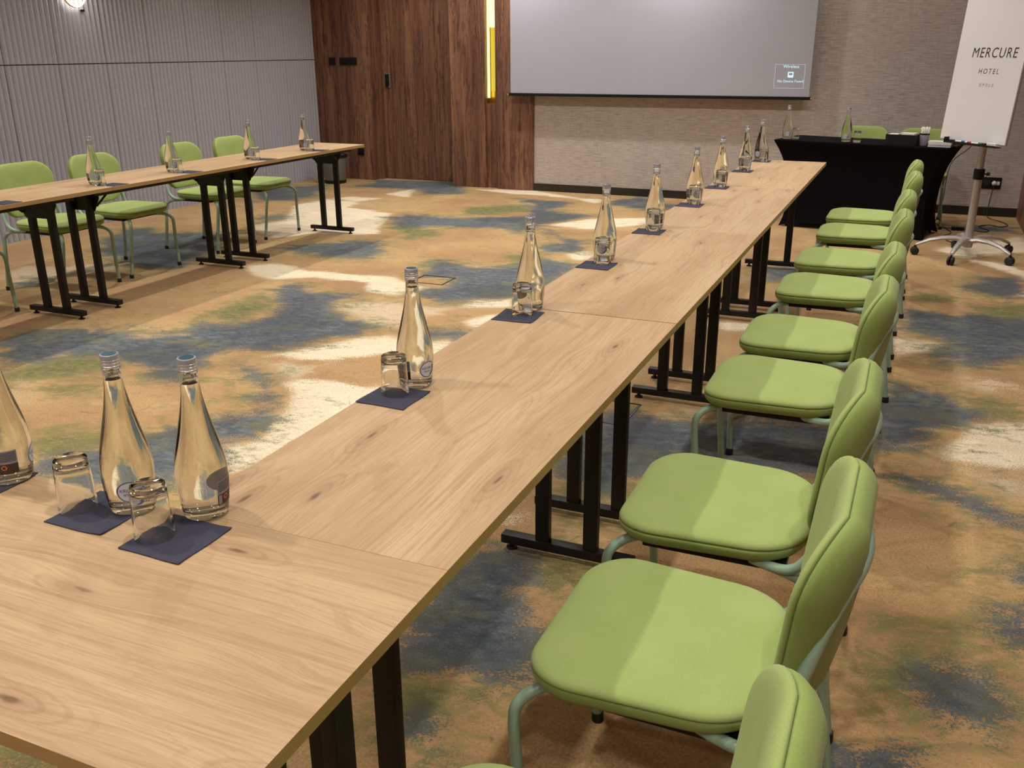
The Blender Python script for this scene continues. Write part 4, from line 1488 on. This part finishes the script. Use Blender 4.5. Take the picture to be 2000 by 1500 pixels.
pad = slab('paper_pad', 0, WB, .866, 1.84, -.003, .003, M['board'], t)
def btx(uc, zc):
    return lambda u, v: brd(uc + u, zc + v, .0038)
text_obj('lettering', 'MERCURE', .094, M['ink'], btx(.352, 1.428), pad, 1.16, .10, .90)
text_obj('lettering', 'HOTEL', .049, M['ink'], btx(.335, 1.322), pad, 1.45, .10, .95)
text_obj('lettering', 'OPOLE', .030, M['ink2'], btx(.338, 1.238), pad, 1.75, .10, .95)
tray = slab('pen_tray', .10, .60, .846, .852, -.055, -.004, M['blackpl'], t)
slab('tray_lip', .10, .60, .852, .860, -.055, -.052, M['blackpl'], tray, .0008)
slab('tray_end', .10, .104, .852, .885, -.055, -.010, M['blackpl'], tray, .0008)
gm = 'markers in the flipchart tray'
for k, (u, L_, mt, lab) in enumerate(((.135, .10, 'blackpl', 'black marker at the left end of the flipchart tray'), (.20, .09, 'blue', 'blue marker in the flipchart tray'),
                                      (.255, .09, 'red', 'red marker in the flipchart tray'), (.355, .10, 'dgreen', 'green marker in the flipchart tray'), (.43, .055, 'blackpl', 'short black marker right of the green one in the flipchart tray'))):
    p0 = FB + brd(u, .862, .030 + .004 * (k % 2)); p1 = FB + brd(u + L_, .862, .032)
    mk = thing('marker_pen', lab, 'marker', p0, math.atan2((p1 - p0).y, (p1 - p0).x), gm)
    bm = bmesh.new(); tube(bm, [(0, 0, 0), (L_ * .68, 0, 0)], .0078, 10)
    finish(bm, 'barrel', M['white' if mt != 'blackpl' else 'blackpl'], mk)
    bm = bmesh.new(); tube(bm, [(L_ * .66, 0, 0), (L_, 0, 0)], [.0085, .0082], 10)
    finish(bm, 'cap', M[mt], mk)
p0 = FB + brd(.505, .862, .032)
o = None
bm = bmesh.new(); box(bm, 0, .085, -.012, .012, -.008, .014, .003)
o = finish(bm, 'board_eraser', M['white'])
o.location = p0; o.rotation_euler = (0, 0, math.atan2(fr_dir.y, fr_dir.x))
tag(o, 'white board eraser at the right end of the flipchart tray', 'eraser')

# ------------------------------------------------------------------ wall socket, plug and cables on the back wall
plate('wall_socket', 'black double socket with a white plug on the woven back wall, behind the flipchart pole', 'socket', 1.250, YB, .305, .162, .105, [('socket_face', -.038, 0, .055, .055, 'rubber'), ('socket_face', .038, 0, .055, .055, 'rubber')])
t = thing('power_plug', 'white plug in the black socket on the back wall', 'plug', (1.272, YB - .014, .305))
bm = bmesh.new(); lathe(bm, [(0, 0), (.021, 0), (.021, .012), (.014, .034), (.008, .040), (0, .040)], 20)
for v in bm.verts:
    x, y, z = v.co
    v.co = Vector((x, -z, y))
finish(bm, 'plug_body', M['white'], t)
bm = bmesh.new(); box(bm, .022, .046, -.006, 0, -.016, .016, .002)
finish(bm, 'socket_insert', M['white'], t)
def cable(name, label, pts, r=.0038, mat='rubber', n=6):
    bm = bmesh.new(); tube(bm, catmull(pts, n), r, 8)
    return tag(finish(bm, name, M[mat]), label, 'cable')
z_ = .0045
cable('power_cable', 'black cable dropping from the wall socket and looping over the carpet to the adapter',
      [(1.272, 8.615, .300), (1.262, 8.600, .24), (1.255, 8.630, .12), (1.25, 8.60, .03), (1.27, 8.50, z_), (1.36, 8.33, z_), (1.40, 8.15, z_), (1.33, 8.05, z_), (1.25, 8.12, z_), (1.16, 8.0, z_), (1.23, 7.84, z_), (1.20, 7.74, z_), (1.08, 7.76, .010), (1.030, 7.765, .018)])
t = thing('power_adapter', 'black power adapter lying on the carpet between the covered table and the flipchart', 'adapter', (.985, 7.77, 0), .05)
bm = bmesh.new(); box(bm, -.05, .05, -.022, .022, 0.001, .03, .006)
finish(bm, 'adapter_body', M['blackpl'], t)
cable('adapter_cable', 'thin black cable from the adapter up the right end of the covered table',
      [(.930, 7.77, .016), (.86, 7.83, z_), (.83, 7.95, z_), (.84, 8.02, z_), (.80, 7.97, .02), (.815, 7.86, .10), (.835, 7.76, .28), (.835, 7.70, .45), (.86, 7.62, .60), (.965, 7.50, .72), (.955, 7.42, .757), (.905, 7.30, .757), (.875, 7.23, .757)], .003)
cable('floor_cable', 'thin black cable trailing from the foot of the covered table towards the flipchart base',
      [(.87, 7.90, z_), (.93, 7.60, z_), (.87, 7.42, z_), (.88, 7.25, z_), (.95, 7.12, z_), (1.06, 7.08, z_)], .003)

# ------------------------------------------------------------------ bin beyond the left tables
t = thing('waste_bin', 'dark round waste bin on the carpet by the walnut panelling, beyond the left tables', 'bin', (-5.83, 8.42, 0))
bm = bmesh.new(); lathe(bm, [(0, .004), (.115, .004), (.125, .02), (.150, .30), (.152, .325), (.146, .325), (.142, .30), (.117, .02), (0, .016)], 32)
finish(bm, 'bin_body', M['grey'], t, angle=40)
bm = bmesh.new(); lathe(bm, [(.1535, .300), (.158, .302), (.158, .332), (.150, .334), (.144, .330)], 32)
finish(bm, 'bin_rim', M['blackpl'], t)
bm = bmesh.new(); lathe(bm, [(.112, 0), (.128, 0), (.1335, .035), (.1275, .035)], 32)
finish(bm, 'bin_foot', M['blackpl'], t)

# ------------------------------------------------------------------ flush floor boxes
def floor_box(x, y, w, d, rz, label):
    t = thing('floor_box', label, 'floor box', (x, y, 0), rz, 'flush floor boxes in the carpet')
    bm = bmesh.new()
    lw2 = .006
    for a in ((-w / 2, w / 2, -d / 2, -d / 2 + lw2), (-w / 2, w / 2, d / 2 - lw2, d / 2), (-w / 2, -w / 2 + lw2, -d / 2 + lw2, d / 2 - lw2), (w / 2 - lw2, w / 2, -d / 2 + lw2, d / 2 - lw2)):
        box(bm, a[0], a[1], a[2], a[3], .0002, .0025)
    finish(bm, 'box_rim', M['base'], t, smooth=False)
    bm = bmesh.new()
    for a in ((-w / 2 + .006, w / 2 - .006, -d / 2 + .006, -d / 2 + .011), (-w / 2 + .006, w / 2 - .006, d / 2 - .011, d / 2 - .006), (-w / 2 + .006, -w / 2 + .011, -d / 2 + .011, d / 2 - .011), (w / 2 - .011, w / 2 - .006, -d / 2 + .011, d / 2 - .011)):
        box(bm, a[0], a[1], a[2], a[3], .0002, .0015)
    finish(bm, 'lid_gap', M['rubber'], t, smooth=False)
    return t
floor_box(-.545, 2.52, .27, .27, -.02, 'flush floor box lid under the edge of the long right table')
floor_box(-2.385, 4.41, .25, .22, .02, 'flush floor box lid in the open carpet between the table rows')

# ------------------------------------------------------------------ ring lamp on the ribbed wall
t = thing('ring_wall_lamp', 'lit ring-shaped wall lamp on the grey ribbed wall at the top left', 'lamp', (XL, 5.255, 1.985))
bm = bmesh.new()
tube(bm, [(.055, .116 * math.cos(a), .122 * math.sin(a)) for a in [2 * PI * k / 48 for k in range(48)]], .0065, 8, closed=True)
finish(bm, 'light_ring', M['ring'], t)
bm = bmesh.new()
prof_ = [(.056, .1255), (.056, .1285), (.036, .1285), (.036, .1255)]
rg = []
for k in range(48):
    a = 2 * PI * k / 48
    rg.append([bm.verts.new((x, r * math.cos(a), r * 1.04 * math.sin(a))) for x, r in prof_])
for k in range(48):
    a, b = rg[k], rg[(k + 1) % 48]
    for q in range(4):
        bm.faces.new((a[q], a[(q + 1) % 4], b[(q + 1) % 4], b[q]))
finish(bm, 'ring_frame', M['brass'], t)
bm = bmesh.new()
tube(bm, [(-.005, 0, 0), (.03, 0, 0)], .055, 24)
tube(bm, [(.03, 0, 0), (.045, 0, .06), (.052, 0, .118)], .006, 8)
finish(bm, 'wall_mount', M['brass'], t)
bm = bmesh.new(); tube(bm, [(-.004, .095, -.152), (.030, .095, -.152)], .010, 12)
finish(bm, 'lamp_knob', M['blackpl'], t)
lamp('ring_glow', 'POINT', (.075, 0, 0), 2.6, (1, .92, .8), t, shadow_soft_size=.10)
